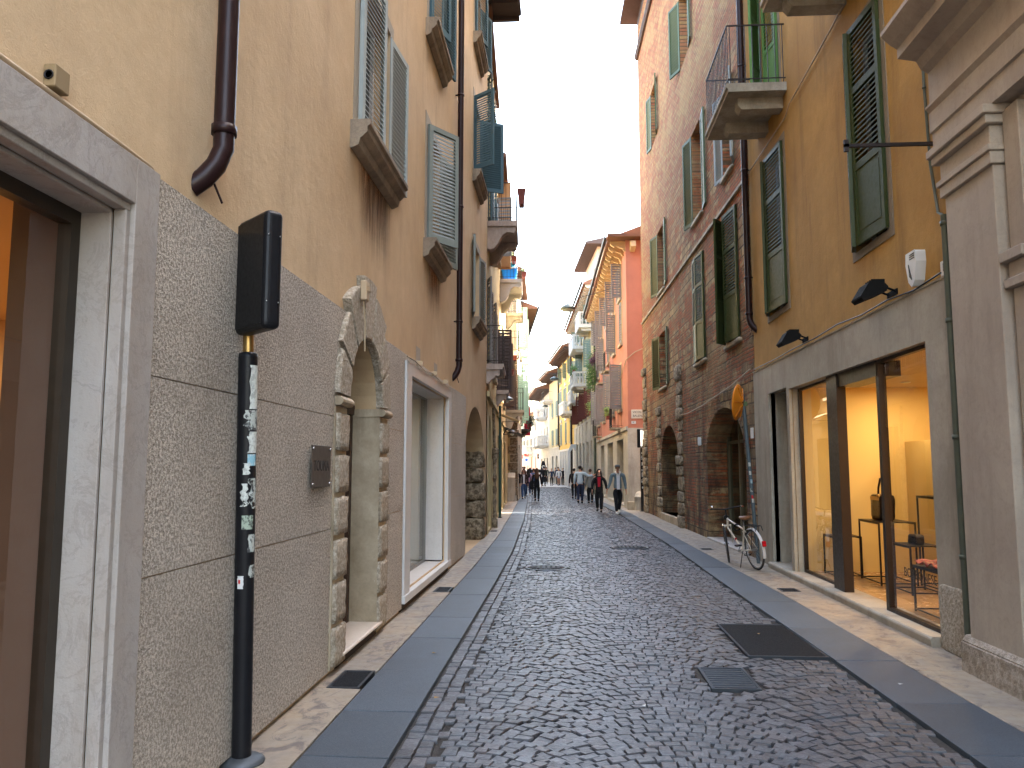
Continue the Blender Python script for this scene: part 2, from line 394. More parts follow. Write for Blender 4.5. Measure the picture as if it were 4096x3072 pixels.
# ---- slab strips
def strip(name,fa,fb,z,mat,y0,y1,lmin,lmax,seed,gap=.006,holes=()):
    r=random.Random(seed); m=M(); y=y0
    while y<y1:
        L=r.uniform(lmin,lmax); e=y+L-gap; dz=r.uniform(-.002,.002); sk=r.uniform(-.02,.02)
        hs=[h for h in holes if h[0]<e and h[1]>y]
        cuts=[(y,e)] if not hs else [(y,hs[0][0]),(hs[0][1],e)]
        for a,b in cuts:
            if b-a<.03: continue
            g=gap
            m.hexa([(fa(a)+g,a,-.05),(fb(a)-g,a+sk,-.05),(fb(b)-g,b+sk,-.05),(fa(b)+g,b,-.05),
                    (fa(a)+g,a,z+dz),(fb(a)-g,a+sk,z+dz),(fb(b)-g,b+sk,z+dz),(fa(b)+g,b,z+dz)])
        for h in hs:
            for (p,q) in ((fa,lambda s:h[2]),(lambda s:h[3],fb)):
                a,b=h[0],h[1]
                if abs(q(a)-p(a))>.04: m.hexa([(p(a),a,-.05),(q(a),a,-.05),(q(b),b,-.05),(p(b),b,-.05),(p(a),a,z+dz),(q(a),a,z+dz),(q(b),b,z+dz),(p(b),b,z+dz)])
        y+=L
    m.build(name,mat,bevel=.006,kind='structure',seg=2)
DL=[(6.22,6.74,-1.84,-1.585),(10.95,11.4,-1.80,-1.585),(21.2,21.6,-2.0,-1.8)]
DR=[(16.85,17.15,2.80,3.05),(11.3,11.6,2.95,3.2)]
strip('marble_paving_left',wallL,slabL,.018,MR,-4,80,.9,1.5,1,holes=DL)
strip('granite_kerb_left',slabL,kerbL,.02,MS,-4.3,80,.85,1.6,2)
strip('granite_kerb_right',kerbR,slabR,.02,MS,-4.3,80,1.0,1.9,3)
wallR2=lambda s: wallR(s)+.05
strip('marble_paving_right',slabR,wallR2,.018,MR,-4,80,.9,1.5,4,holes=DR)
# alley floor and far pale crossing
MP=m_granite('pale_paving',(.42,.41,.39),(.33,.32,.31),60,.2,.004,stainamt=.15)
m=M(); m.quad((2.45,30.9,.012),(30,38.4,.012),(30,40.9,.012),(2.4,32.9,.012)); m.build('alley_paving',MS,kind='structure')
m=M(); m.quad((-40,69,.026),(25,69,.026),(25,200,.026),(-40,200,.026)); m.build('plaza_paving',MP,kind='structure')
# ---- metal covers and drains
MI=m_paint('cast_iron',(.018,.018,.020),.6,.3,.3,30)
MI2=m_paint('steel_cover',(.075,.085,.10),.4,.8,.3,20)
def cover(name,x0,x1,y0,y1,z,label,cat,group=None,ribs=24,mat=MI,frame=True,diag=False):
    r=empty(name,((x0+x1)/2,(y0+y1)/2,z),0,label=label,cat=cat,group=group); w,h=x1-x0,y1-y0
    m=M(); m.box(-w/2+.02,w/2-.02,-h/2+.02,h/2-.02,-.03,-.004)
    n=ribs
    for i in range(n):
        y=-h/2+.03+(h-.06)*(i+.5)/n
        m.box(-w/2+.03,w/2-.03,y-.18*h/n,y+.18*h/n,-.005,.001)
    m.build('cover_plate',mat,r)
    m=M(); t=.02
    for b in ((-w/2,w/2,-h/2,-h/2+t),(-w/2,w/2,h/2-t,h/2),(-w/2,-w/2+t,-h/2+t,h/2-t),(w/2-t,w/2,-h/2+t,h/2-t)): m.box(*b,-.04,.003)
    m.build('cover_frame',MI2,r); return r
cover('access_cover',1.64,2.36,7.53,9.03,.006,'large ribbed dark iron cover set in the cobbles beside the right kerb','cover','iron covers in the cobbles',34)
cover('access_cover',1.12,1.50,6.43,7.10,.004,'smaller bluish steel cover in the cobbles nearest the camera','cover','iron covers in the cobbles',9,MI2)
for i,(a,b,c,d) in enumerate(DL):
    cover('drain_grate',c,d,a,b,.02,['dark iron drain grate in the left pavement, nearest the sign post','dark drain grate in the left pavement below the marble framed shop window','small far drain grate in the left pavement past the archway'][i],'drain','drain grates in the pavements',14)
for i,(a,b,c,d) in enumerate(DR):
    cover('drain_grate',c,d,a,b,.02,['drain grate in the right pavement just beyond the bicycle','drain grate in the right pavement in front of the lit shop'][i],'drain','drain grates in the pavements',10)
for i,(x,y,r_) in enumerate(CIRC):
    r=empty('manhole_cover',(x,y,.008),0,label=['round iron manhole cover at the left of the cobbles','round iron manhole cover at the right of the cobbles, farther away'][i],cat='manhole cover',group='round manhole covers')
    m=M(); m.lathe([(0,0),(r_-.05,0),(r_-.05,-.02)],n=32)
    for k in range(7):
        for j in range(7):
            px,py=(k-3)*.085,(j-3)*.085
            if px*px+py*py<(r_-.08)**2: m.box(px-.02,px+.02,py-.02,py+.02,0,.004)
    m.build('cover_plate',MI,r); M().lathe([(r_-.045,-.03),(r_-.045,.002),(r_,.002),(r_,-.03)],n=32).build('cover_frame',MI2,r)
# ================================================================ LEFT: cream building with granite dado
S_CREAM=m_stucco('cream_stucco',(.58,.43,.265),(.47,.33,.19),(.20,.15,.10),.5,.6,110,.4,.45,.75)
S_GREYBAND=m_stucco('grey_band_paint',(.36,.32,.26),(.30,.27,.22),(.15,.12,.1),.4,.3,100,.2)
G_DADO=m_granite('bush_hammered_granite',(.70,.62,.52),(.35,.30,.24),54,1.0,.032,stain=(.20,.16,.12),stainamt=.42)
G_QUOIN=m_granite('rough_quoin_granite',(.50,.43,.34),(.30,.25,.18),26,1.0,.03,stain=(.22,.15,.08),stainamt=.6)
G_SMOOTH=m_marble('smooth_stone',(.47,.39,.28),(.37,.30,.20),(.25,.2,.14),4,.3,.75,.25,(.11,.08,.045),.95,1.5)
MARB=m_marble('grey_white_marble',(.36,.335,.31),(.31,.285,.265),(.14,.115,.105),4,.55,.6,.35,(.20,.16,.12),.45,3)
MARB2=m_marble('white_marble',(.60,.60,.59),(.54,.54,.53),(.4,.36,.33),3.5,.2,.4,.1,(.3,.27,.22),.25,2)
MARBY=m_marble('threshold_marble',(.62,.54,.45),(.56,.49,.41),(.4,.3,.22),3,.4,.3,.08,(.3,.25,.2),.2,2)
SILL=m_marble('sill_stone',(.36,.29,.21),(.26,.20,.14),(.1,.08,.05),6,.4,.85,.5,(.06,.045,.035),.8,1)
BROWN_PIPE=m_paint('brown_pipe_paint',(.022,.010,.010),.35,.1,.3,12)
DARKM=m_paint('dark_metal',(.02,.02,.022),.4,.6,.2,20)
BLACKP=m_paint('black_painted_metal',(.012,.012,.014),.38,.2,.3,14)
WOODD=m_paint('dark_brown_door',(.05,.028,.018),.45,0,.35,9)
TEAL=m_paint('pale_blue_shutter_paint',(.32,.36,.355),.55,0,.12,14,.1)
TEAL2=m_paint('blue_shutter_paint',(.07,.13,.16),.55,0,.15,14,.1)
TEAL3=m_paint('teal_grey_shutter_paint',(.20,.23,.215),.55,0,.12,14,.1)
GLASSD=m_flat('dark_window_glass',(.012,.014,.016),.08,0,.35)
WHITEF=m_paint('white_window_frame',(.55,.55,.52),.5,0,.1)
BRASS=m_paint('worn_brass',(.42,.27,.10),.35,.9,.3,15)
SHOPGL=m_glass('shop_glass')
def window(F,x0,x1,z0,z1,depth=.22,frame=WHITEF,name='window',glass=GLASSD,mull=1,fw=.05):
    w=F.m(); q=-depth+.012
    w.box(x0+.001,x0+fw,q,q+.05,z0+.001,z1-.001); w.box(x1-fw,x1-.001,q,q+.05,z0+.001,z1-.001)
    w.box(x0+fw,x1-fw,q,q+.05,z0+.001,z0+fw); w.box(x0+fw,x1-fw,q,q+.05,z1-fw,z1-.001)
    for i in range(mull):
        c=x0+(x1-x0)*(i+1)/(mull+1); w.box(c-fw*.6,c+fw*.6,q,q+.055,z0+fw,z1-fw)
    ob=w.build(name,frame,F.root)
    g=F.m(); g.quad((x0,q+.01,z0),(x1,q+.01,z0),(x1,q+.01,z1),(x0,q+.01,z1)); g.build('pane',glass,ob)
    return ob
def sill(F,par,x0,x1,z,p=.2,h=.28,mat=SILL):
    m=F.m(); pr=[(0.0,0),(p,0),(p,-.05),(p*.85,-.07),(p*.85,-.12),(p*.6,-h*.62),(p*.5,-h*.66),(p*.42,-h*.9),(p*.1,-h),(0,-h)]
    m.prism([(a_,b_+z) for a_,b_ in pr],'x',x0,x1); return m.build('sill',mat,par,bevel=.004)
def band(F,par,x0,x1,z0,z1,w=.14,n=.008,mat=S_GREYBAND,bottom=False,name='surround'):
    m=F.m(); m.box(x0-w,x0,.001,n,z0,z1); m.box(x1,x1+w,.001,n,z0,z1); m.box(x0-w,x1+w,.001,n,z1,z1+w)
    if bottom: m.box(x0-w,x1+w,.001,n,z0-w,z0)
    return m.build(name,mat,par)
def m_stain(name,c,amt,sx=9,sz=1.3):
    t=NT(name); g=t.n('ShaderNodeSeparateXYZ'); t.l((t.tc or t.n('ShaderNodeTexCoord')).outputs['Generated'],g.inputs[0])
    f=t.noise(1,6,.75,vec=t.map((sx,sx,sz)))
    e=t.math('MULTIPLY',t.math('MULTIPLY',g.outputs[0],t.math('SUBTRACT',1,g.outputs[0])),4)
    a=t.math('MULTIPLY',t.math('POWER',g.outputs[2],1.1),t.g(f,.38,.62)); a=t.math('MULTIPLY',t.math('MULTIPLY',a,e),amt)
    t.l(a,t.p.inputs['Alpha']); return t.out(c,.9)
RUST=m_stain('rust_streak',(.42,.15,.03),.8); SOOT=m_stain('soot_streak',(.10,.08,.065),.55,14,.9)
def stain(F,par,x0,x1,z0,z1,mat,n=.004):
    m=F.m(); m.box(x0,x1,n-.001,n,z0,z1); return m.build('stain',mat,par)
LB=Facade('cream_building',(-1.95,-3),(-1.95,19.8),-3,-1,'long cream stucco building with rough granite base, first on the left')
ops_up=[(7.15,8.5,4.9,6.6),(10.95,12.15,4.9,6.65),(16.8,18.0,4.9,6.6),(7.15,8.5,8.15,9.9),(10.95,12.15,8.15,9.9),(16.8,18.0,8.15,9.9),
        (7.15,8.5,11.3,12.7),(10.95,12.15,11.3,12.7),(16.8,18.0,11.3,12.7),(2.0,3.3,4.9,6.6)]
SHOP1=(0.2,3.33,.14,2.87); DOOR=(6.87,8.13,.15,2.93,True,.32); WIN2=(9.78,12.95,.22,2.84,False,.32)
m=LB.m(); wall(m,-3,19.8,3.07,14.0,ops_up,.24)
wall(m,-3,15.4,0,3.07,[(SHOP1[0],SHOP1[1],SHOP1[2],SHOP1[3],False,.02),(DOOR[0],DOOR[1],DOOR[2],DOOR[3],True,.32),(WIN2[0],WIN2[1],WIN2[2],WIN2[3],False,.02)])
wall(m,15.4,19.8,0,3.07,[(15.55,19.3,0,3.07)],.62)
m.f=m.f
LBW=None
mass(m,-3,19.8,14.0,8); 
LBW=m.build('wall',S_CREAM,LB.root)
# arch infill: the band between 3.07 and 3.5 is cut by an elliptical arch built as its own stucco skin
m=LB.m()
K=18; a,b=15.55,19.3; zs_=1.75; top=3.02
P=[((a+b)/2-(b-a)/2*math.cos(math.pi*k/K), zs_+(top-zs_)*math.sin(math.pi*k/K)) for k in range(K+1)]
for (xa,za),(xb,zb) in zip(P,P[1:]):
    m.quad((xa,0,za),(xb,0,zb),(xb,0,3.07),(xa,0,3.07)); m.quad((xa,0,za),(xb,0,zb),(xb,-.62,zb),(xa,-.62,za))
m.build('archway',S_CREAM,LB.root)
m=LB.m(); m.box(a,b,-.70,-.63,0,3.07); m.box(a+.05,a+1.7,-.63,-.58,0.05,2.9); m.box(a+1.9,b-.05,-.63,-.58,.05,2.9); m.build('gate',WOODD,LB.root)
m=LB.m(); r_=random.Random(5); z=0
for h in (.52,.38,.46,.34,.40):
    m.rock(19.0+r_.uniform(-.03,.03),19.42,-.60,-.02+r_.uniform(-.03,.06),z,z+h-.01,.05,z*7,5,4); z+=h
STAIN_ROCK=m_granite('dark_weathered_stone',(.36,.29,.20),(.12,.09,.055),9,1,.06,stain=(.07,.055,.035),stainamt=.8)
m.build('stone_pier',STAIN_ROCK,LB.root)
# granite dado in three courses
m=LB.m()
for z0,z1 in ((.06,1.197),(1.203,2.122),(2.128,3.07)):
    def clip(o):
        c,d=max(o[2],z0),min(o[3],z1); return None if d<=c else (o[0],o[1],c,d)
    ops=[clip(o) for o in ((6.50,8.50,0,3.07),(9.42,13.27,.0,2.98),(5.2,5.2,0,0))]
    ops=[o for o in ops if o]
    if z0>2: ops=[(DOOR[0]-.01,DOOR[1]+.01,z0,2.94,.645)]+ops[1:]
    wall(m,3.53,15.4,z0,z1,ops,.034,n=.035)
m.quad((3.53,0,3.07),(15.4,0,3.07),(15.4,.035,3.07),(3.53,.035,3.07)); m.quad((15.4,0,0.06),(15.4,.035,.06),(15.4,.035,3.07),(15.4,0,3.07))
m.build('granite_base',G_DADO,LB.root)
# door surround: rusticated blocks
def quoins(F,par):
    m=F.m(); cx=(DOOR[0]+DOOR[1])/2; r0=(DOOR[1]-DOOR[0])/2; sp=DOOR[3]-r0
    nb=6; h=(sp-.12-.06)/nb
    for sx in (-1,1):
        e0=cx+sx*r0; e1=cx+sx*(r0+.33)
        for i in range(nb):
            z0=.06+i*h
            m.rock(min(e0,e1),max(e0,e1),.0,.075,z0+.02,z0+h-.02,.010,i+sx,4,14,rd=.02)
    st=[(-64,-90,.36),(-40,-64,.40),(-13,-40,.50),(13,-13,.60),(40,13,.50),(64,40,.40),(90,64,.36)]
    for j,(a1,a0,ext) in enumerate(st):
        vs=[]; k=5
        for lvl,(n_,pad) in enumerate(((.0,0),(.066,0),(.08,.012))):
            for t in range(k+1):
                an=R(a0+(a1-a0)*t/k+(1.6 if t==0 else -1.6 if t==k else 0)); 
                for rr_ in (r0+pad,r0+ext-pad):
                    vs.append((cx+rr_*math.sin(an), n_+.012*mnoise.noise(Vector((j*3+t*.9,rr_*9,lvl))), sp+rr_*math.cos(an)))
        fs=[]; w=2*(k+1)
        for lvl in (0,1):
            b0=lvl*w; b1=b0+w
            for t in range(k):
                fs+= [(b0+2*t,b0+2*t+2,b1+2*t+2,b1+2*t),(b0+2*t+1,b0+2*t+3,b1+2*t+3,b1+2*t+1)]
            fs+= [(b0,b0+1,b1+1,b1),(b0+2*k,b0+2*k+1,b1+2*k+1,b1+2*k)]
        b0=2*w
        fs+= [(b0+2*t,b0+2*t+1,b0+2*t+3,b0+2*t+2) for t in range(k)]
        m.add(vs,fs)
    q=m.build('door_surround',G_QUOIN,par)
    for sx in (-1,1):
        e0=cx+sx*(r0-.02); e1=cx+sx*(r0+.34); x0,x1=min(e0,e1),max(e0,e1); zz=sp-.085
        s=F.m(); s.prism([(-.30,zz),(.085,zz+.01),(.105,zz+.035),(.105,zz+.055),(.08,zz+.085),(-.30,zz+.085)],'x',x0,x1); s.build('impost',G_SMOOTH,q,bevel=.004)
        s=F.m(); s.box(min(cx+sx*r0,cx+sx*(r0+.35)),max(cx+sx*r0,cx+sx*(r0+.35)),.0,.045,.06,sp-.09); s.build('block_margin',G_SMOOTH,q)
    # smooth jamb lining
    F.m().box(cx-r0-.0,cx-r0+.004,-.31,.04,.15,sp).build('jamb_lining',G_SMOOTH,q); F.m().box(cx+r0-.004,cx+r0,-.31,.04,.15,sp).build('jamb_lining',G_SMOOTH,q)
    return q
DS=quoins(LB,LB.root)
m=LB.m(); cx=(DOOR[0]+DOOR[1])/2
m.box(DOOR[0],DOOR[1],-.36,-.32,.15,2.3); m.box(DOOR[0]+.0,DOOR[0]+.09,-.32,-.24,.15,2.3); m.box(DOOR[1]-.09,DOOR[1],-.32,-.24,.15,2.3)
m.box(cx-.02,cx+.02,-.32,-.29,.15,2.3); m.box(DOOR[0],DOOR[1],-.32,-.22,2.24,2.34); m.box(DOOR[0],DOOR[1],-.36,-.33,2.34,2.95)
for e in (DOOR[0]+.15,cx+.08):
    for z in (.3,1.0,1.65): m.box(e,e+.38,-.32,-.30,z,z+.55)
dr=m.build('door',WOODD,LB.root); M(-1).ball((cx-.07,-.27,1.1),.03).build('handle',BRASS,dr)
m=LB.m(); m.prism([(-.32,.11),(.06,.11),(.085,.125),(.085,.14),(.07,.152),(-.32,.152)],'x',6.8,8.22); m.build('threshold',MARBY,LB.root,bevel=.004)
m=LB.m(); m.box(6.8,8.22,-.3,.02,0,.11); m.box(9.42,13.25,-.2,.02,0,.10); m.build('plinth_gap_shade',m_flat('painted_gap_shade',(.03,.018,.012),.9),LB.root)  # solid dark brown strips painted as the shaded recess under threshold and sill
# marble shop frames
def mframe(F,x0,x1,z0,z1,wl,wr,wt,n,dep,mat,name='shop_frame',bottom=.08,step=True):
    m=F.m(); a,b,c,d=x0-wl,x1+wr,z0-bottom,z1+wt
    m.box(a,x0,-.001,n,c,d); m.box(x1,b,-.001,n,c,d); m.box(x0,x1,.0,n,z1,d-.001)
    if step:
        e=.035
        m.box(x0+.0,x0+e,-.03,n-.022,z0,z1-e); m.box(x1-e,x1,-.03,n-.022,z0,z1-e); m.box(x0,x1,-.03,n-.022,z1-e,z1)
    e2=.035 if step else 0
    m.box(x0+e2,x0+e2+.02,-dep,-.03,z0,z1-e2); m.box(x1-e2-.02,x1-e2,-dep,-.03,z0,z1-e2); m.box(x0+e2,x1-e2,-dep,-.03,z1-e2-.02,z1-e2)
    return m.build(name,mat,F.root,bevel=.003)
mframe(LB,SHOP1[0],SHOP1[1],SHOP1[2],SHOP1[3],.25,.20,.21,.05,.19,MARB)
f2=mframe(LB,WIN2[0],WIN2[1],WIN2[2],WIN2[3],.34,.30,.15,.06,.34,MARB2,step=False)
m=LB.m(); m.box(9.42,13.25,-.34,.075,.11,.20); m.build('shop_sill',MARB2,LB.root,bevel=.004)
# glazing
def shopglass(F,x0,x1,z0,z1,n,fr,fw=.05,name='shop_window',gl=SHOPGL,dep=.06):
    m=F.m(); m.box(x0,x0+fw,n-dep,n,z0,z1); m.box(x1-fw,x1,n-dep,n,z0,z1); m.box(x0+fw,x1-fw,n-dep,n,z0,z0+fw); m.box(x0+fw,x1-fw,n-dep,n,z1-fw,z1)
    o=m.build(name,fr,F.root); g=F.m(); g.quad((x0+fw,n-dep/2,z0+fw),(x1-fw,n-dep/2,z0+fw),(x1-fw,n-dep/2,z1-fw),(x0+fw,n-dep/2,z1-fw)); g.build('pane',gl,o); return o
BRFR=m_paint('bronze_frame',(.055,.045,.035),.35,.6,.2,10)
shopglass(LB,SHOP1[0]+.05,SHOP1[1]-.05,.14,2.82,-.165,BRFR,.07)
shopglass(LB,9.78,12.95,.2,2.84,-.30,m_paint('grey_frame',(.25,.25,.24),.4,.5),.035)
# interiors
def room(F,x0,x1,n0,n1,z0,z1,wallm,floorm,ceilm,name='shop_interior',hole=None):
    m=F.m(); 
    if hole: wall(m,x0,x1,z0,z1,[hole],.002,n=n0)
    m.quad((x0,n0,z0),(x0,n1,z0),(x0,n1,z1),(x0,n0,z1)); m.quad((x1,n0,z0),(x1,n1,z0),(x1,n1,z1),(x1,n0,z1)); m.quad((x0,n1,z0),(x1,n1,z0),(x1,n1,z1),(x0,n1,z1))
    o=m.build(name,wallm,F.root)
    f=F.m(); f.quad((x0,n0,z0),(x1,n0,z0),(x1,n1,z0),(x0,n1,z0)); f.build('interior_floor',floorm,o)
    c=F.m(); c.quad((x0,n0,z1),(x1,n0,z1),(x1,n1,z1),(x0,n1,z1)); c.build('interior_ceiling',ceilm,o); return o
WARMW=m_paint('warm_plaster',(.55,.36,.18),.8,0,.08,2); WOODF=m_paint('brown_floor',(.22,.12,.06),.3,0,.2,3)
PANEL=m_paint('brown_panel',(.13,.075,.05),.5,0,.1,3)
ri=room(LB,-1.5,6.4,-.235,-4.4,.12,2.95,WARMW,WOODF,WARMW,hole=(.24,3.29,.13,2.84))
m=LB.m(); m.box(3.30,3.55,-.50,-.26,.12,2.95); m.build('interior_pillar',PANEL,ri)
def downlight(F,par,x,n,z,power,rad=.05,colr=(1,.70,.38),emit=True,size=.12,label=None):
    o=F.obj('ceiling_spotlight',x,n,z,label or 'small round recessed ceiling spotlight glowing inside the shop','spotlight','recessed ceiling spotlights in the shops')
    m=M(); m.lathe([(0,-.004),(rad,-.004)],n=14); m.build('lamp_disc',EMIT,o)
    M().lathe([(rad,-.012),(rad*1.35,-.008),(rad*1.35,0)],n=14).build('ring',WHITEF,o)
    d=bpy.data.lights.new('spotlight_lamp','AREA'); d.shape='DISK'; d.size=size; d.energy=power; d.color=colr
    l=bpy.data.objects.new('spotlight_lamp',d); col.objects.link(l); l.parent=o; l.location=(0,0,-.03); return o
EMIT=m_emit('lit_lamp',(1,.8,.5),6)
downlight(LB,ri,3.6,-2.6,2.94,7,label='round ceiling spotlight deep inside the left shop')
downlight(LB,ri,4.6,-1.8,2.94,6,label='round ceiling spotlight inside the left shop, nearest its end wall')
# shelf, clothes rail inside the left shop
sh=LB.obj('wall_shelf',5.75,-2.0,0,'shelf unit with a pale top inside the left shop','shelf')
m=M(); m.box(-.25,.25,-.8,.8,1.60,1.64); m.build('shelf_board',m_paint('pale_shelf',(.5,.35,.2),.5),sh)
m=M(); m.box(-.22,.22,-.78,-.74,.12,1.60); m.box(-.22,.22,.74,.78,.12,1.60); m.box(.2,.24,-.74,.74,.12,1.60); m.build('shelf_frame',PANEL,sh)
bg_=LB.obj('handbag',5.72,-1.9,1.642,'dark handbag lying on the shelf in the left shop','handbag')
m=M(); m.rock(-.2,.2,-.08,.08,0,.12,.02,3,4,5); m.build('bag_body',BLACKP,bg_)
rl=LB.obj('clothes_rail',5.1,-1.65,.12,'metal clothes rail inside the left shop','clothes rail')
m=M(); m.tube([(-.0,-.55,0),(0,-.55,1.32),(0,.55,1.32),(0,.55,0)],.014); m.build('rail',DARKM,rl)
for i in range(9):
    y=-.42+i*.1; g=LB.obj('hanging_garment',5.1,-1.65+y,.62,'dark garment hanging on the rail inside the left shop','garment','clothes on the shop rail')
    m=M(); pr=[(-.2,0),(-.22,.5),(-.17,.66),(-.05,.74),(.05,.74),(.17,.66),(.22,.5),(.2,0)]
    T=Matrix.Rotation(R(rnd.uniform(-9,9)),4,'Z'); m.T=T; m.prism(pr,'y',-.025,.025); m.build('cloth',[BLACKP,PANEL,m_flat('dark_cloth',(.02,.018,.022),.9)][i%3],g)
m_room=m_paint('grey_interior',(.10,.09,.065),.7,0,.1,2)
ri2=room(LB,9.0,13.6,-.35,-3.2,.2,2.9,m_room,m_paint('beige_floor',(.10,.075,.045),.3),m_room,hole=(9.79,12.94,.205,2.84))
downlight(LB,ri2,11.6,-1.4,2.89,1.2,label='round ceiling spotlight behind the marble framed window past the arched door')
m=LB.m(); m.box(12.75,12.92,-.70,-.40,.2,2.9); m.build('display_panel',WHITEF,ri2)
# windows upstairs
def upw(x0,x1,z0,z1,sty,ang1,ang2,lm,sl=True,slat=.052):
    w=window(LB,x0,x1,z0,z1,.24); band(LB,w,x0,x1,z0,z1)
    if sl: sill(LB,w,x0-.22,x1+.2,z0-.005,.19,.27)
    lw=(x1-x0)/2
    if ang1 is not None: leaf(lm,w,-1,x0,.015,z0+.02,z1-.02,lw,ang1,1,sty,slat=slat)
    if ang2 is not None: leaf(lm,w,-1,x1,.015,z0+.02,z1-.02,lw,ang2,-1,sty,slat=slat)
    return w
w=upw(7.15,8.5,4.9,6.6,'louvre',6,174,TEAL)
stain(LB,LBW,7.2,8.5,4.0,4.63,RUST,.005); stain(LB,LBW,7.3,8.7,3.75,4.66,SOOT,.008)
w=upw(10.95,12.15,4.9,6.65,'louvre',36,160,TEAL3); stain(LB,LBW,11.0,12.3,3.9,4.65,SOOT,.006); stain(LB,LBW,11.1,12.2,4.2,4.65,RUST,.009)
w=upw(16.8,18.0,4.9,6.6,'louvre',170,172,TEAL3)
upw(7.15,8.5,8.15,9.9,'louvre',15,170,TEAL); upw(10.95,12.15,8.15,9.9,'louvre',20,165,TEAL2)
upw(16.8,18.0,8.15,9.9,'louvre',128,118,TEAL2)
upw(7.15,8.5,11.3,12.7,'louvre',10,170,TEAL,slat=.08); upw(10.95,12.15,11.3,12.7,'louvre',20,160,TEAL2,slat=.08); upw(16.8,18.0,11.3,12.7,'louvre',20,158,TEAL2,slat=.06)
upw(2.0,3.3,4.9,6.6,'louvre',5,5,TEAL,slat=.08)
# eaves
m=LB.m(); m.box(-3,20.6,-8,.85,14.0,14.12); 
for i in range(30): x=-2.6+i*.8; m.box(x,x+.12,.02,.8,13.9,14.0)
EAVE=m_paint('dark_eaves_wood',(.07,.05,.045),.7,0,.3,5)
m.build('eaves',EAVE,LB.root)
# downpipes, conduit, junction box
def downpipe(F,x,n,z0,z1,r,label,mat=BROWN_PIPE,into=.12,dx=-.06,group='brown downpipes'):
    o=F.obj('downpipe',x,0,0,label,'downpipe',group)
    m=M(F.o); m.tube([(0,n,z1),(0,n,z0+.3),(0,n,z0+.12),(dx*.4,n*.75,z0+.02),(dx,.35*n,z0-.06),(dx*1.3,-.03,z0-.12)],r,14); m.build('pipe',mat,o)
    z=z0+(2.6 if z0<3.35 else .9)
    while z<z1: m=M(F.o); m.lathe([(r+.001,0),(r+.009,0),(r+.009,.035),(r+.001,.035)],0,n,14,z); m.box(-.008,.008,.0,n-r,z+.005,z+.03); m.build('pipe_clamp',mat,o); z+=2.1
    m=M(F.o); m.lathe([(r+.001,0),(r+.012,0),(r+.012,.05),(r+.001,.05)],0,n,14,z0+.2); m.build('pipe_collar',mat,o)
    m=M(F.o); m.tube([(dx*.7,n*.55,z0-.03),(dx*.9+.09,n*.9,z0-.17)],.007,6); m.build('elbow_rod',mat,o); return o
downpipe(LB,4.06,.11,3.3,14,.056,'thick brown downpipe ending in an elbow above the granite base, nearest the camera')
downpipe(LB,13.85,.10,3.36,14,.055,'brown downpipe on the cream wall between the slatted windows and the archway')
LIMEB=m_paint('cream_conduit',(.45,.34,.22),.5,0,.1)
o=LB.obj('cable_conduit',2.4,0,0,'thin cream cable running along the top of the marble frame of the nearest left shop','cable')
m=M(-1); m.tube([(-.9,.03,3.10),(.35,.025,3.105),(.8,.03,3.10),(1.1,.02,3.10),(1.12,.01,3.09)],.011,8); m.build('conduit',LIMEB,o)
o=LB.obj('junction_box',2.78,0,3.17,'small square beige junction box on the wall above the nearest left shop window','junction box')
m=M(-1); m.box(-.045,.045,0.001,.05,-.045,.045); m.build('box_body',m_paint('brown_box_paint',(.24,.17,.09),.6),o,bevel=.004); m=M(-1); m.lathe([(0,.0),(.014,0),(.014,.003),(.02,.003),(.02,0)],n=10)
m.T=None; m.build('cable_hole',DARKM,o).location=(-.046,-.025,0); bpy.data.objects[o.children[-1].name].rotation_euler=(0,R(-90),0)
# cable with floodlight stubs over second shop window
o=LB.obj('cable_conduit',9.4,0,0,'sagging cream cable with small brackets over the white marble shop window','cable')
m=M(-1); m.tube([(0,.07,3.03),(.5,.07,3.045),(1.1,.07,3.0),(1.9,.07,3.05),(2.7,.07,2.99),(3.9,.07,3.03)],.01,6)
for x in (.75,1.9,3.0): m.box(x,x+.05,.04,.12,3.02,3.08)
m.build('conduit',LIMEB,o)
for i,x in enumerate((10.3,11.75)):
    o=LB.obj('wall_patch',x,0,3.1,['grey repair patch on the cream wall above the white marble shop window, left one','grey repair patch on the cream wall above the white marble shop window, right one'][i],'wall patch','grey patches')
    m=M(-1); m.box(0,.3,.001,.004,0,.2-.03*i); m.build('mortar',S_GREYBAND,o)
# house number tile 14, doorbell/alarm box on keystone, plaque
def text_mesh(name,s,size,mat,parent,loc,rot,ext=.002,align='CENTER',sx=1):
    c=bpy.data.curves.new(name,'FONT'); c.body=s; c.size=size; c.extrude=ext; c.align_x=align; c.align_y='CENTER'; c.resolution_u=3
    t=bpy.data.objects.new(name,c); me=bpy.data.meshes.new_from_object(t); bpy.data.objects.remove(t); bpy.data.curves.remove(c)
    me.materials.clear(); me.materials.append(mat); o=bpy.data.objects.new(name,me); col.objects.link(o); o.parent=parent; o.location=loc; o.rotation_euler=rot; o.scale=(sx,1,1); return o
WHITEP=m_paint('enamel_white',(.62,.63,.62),.35,0,.05); BLUEP=m_flat('ink_dark_blue',(.02,.03,.07),.5); BLK=m_flat('ink_black',(.012,.012,.012),.6)
RL=(R(90),0,R(180))   # text readable on left walls (parent local x runs away from the camera)
def on_left(s): return (R(90),0,0)
o=LB.obj('house_number_tile',8.3,0,3.14,'small white tile with the number 14 beside the stone door arch','house number')
m=M(-1); m.box(-.11,.11,.001,.014,-.085,.085); m.build('tile',WHITEP,o,bevel=.003)
text_mesh('digits','14',.13,BLUEP,o,(0,-.016,0),(R(90),0,0))
o=LB.obj('door_bell_box',7.12,.09,3.32,'small cream alarm box on the stones above the arched door','alarm box')
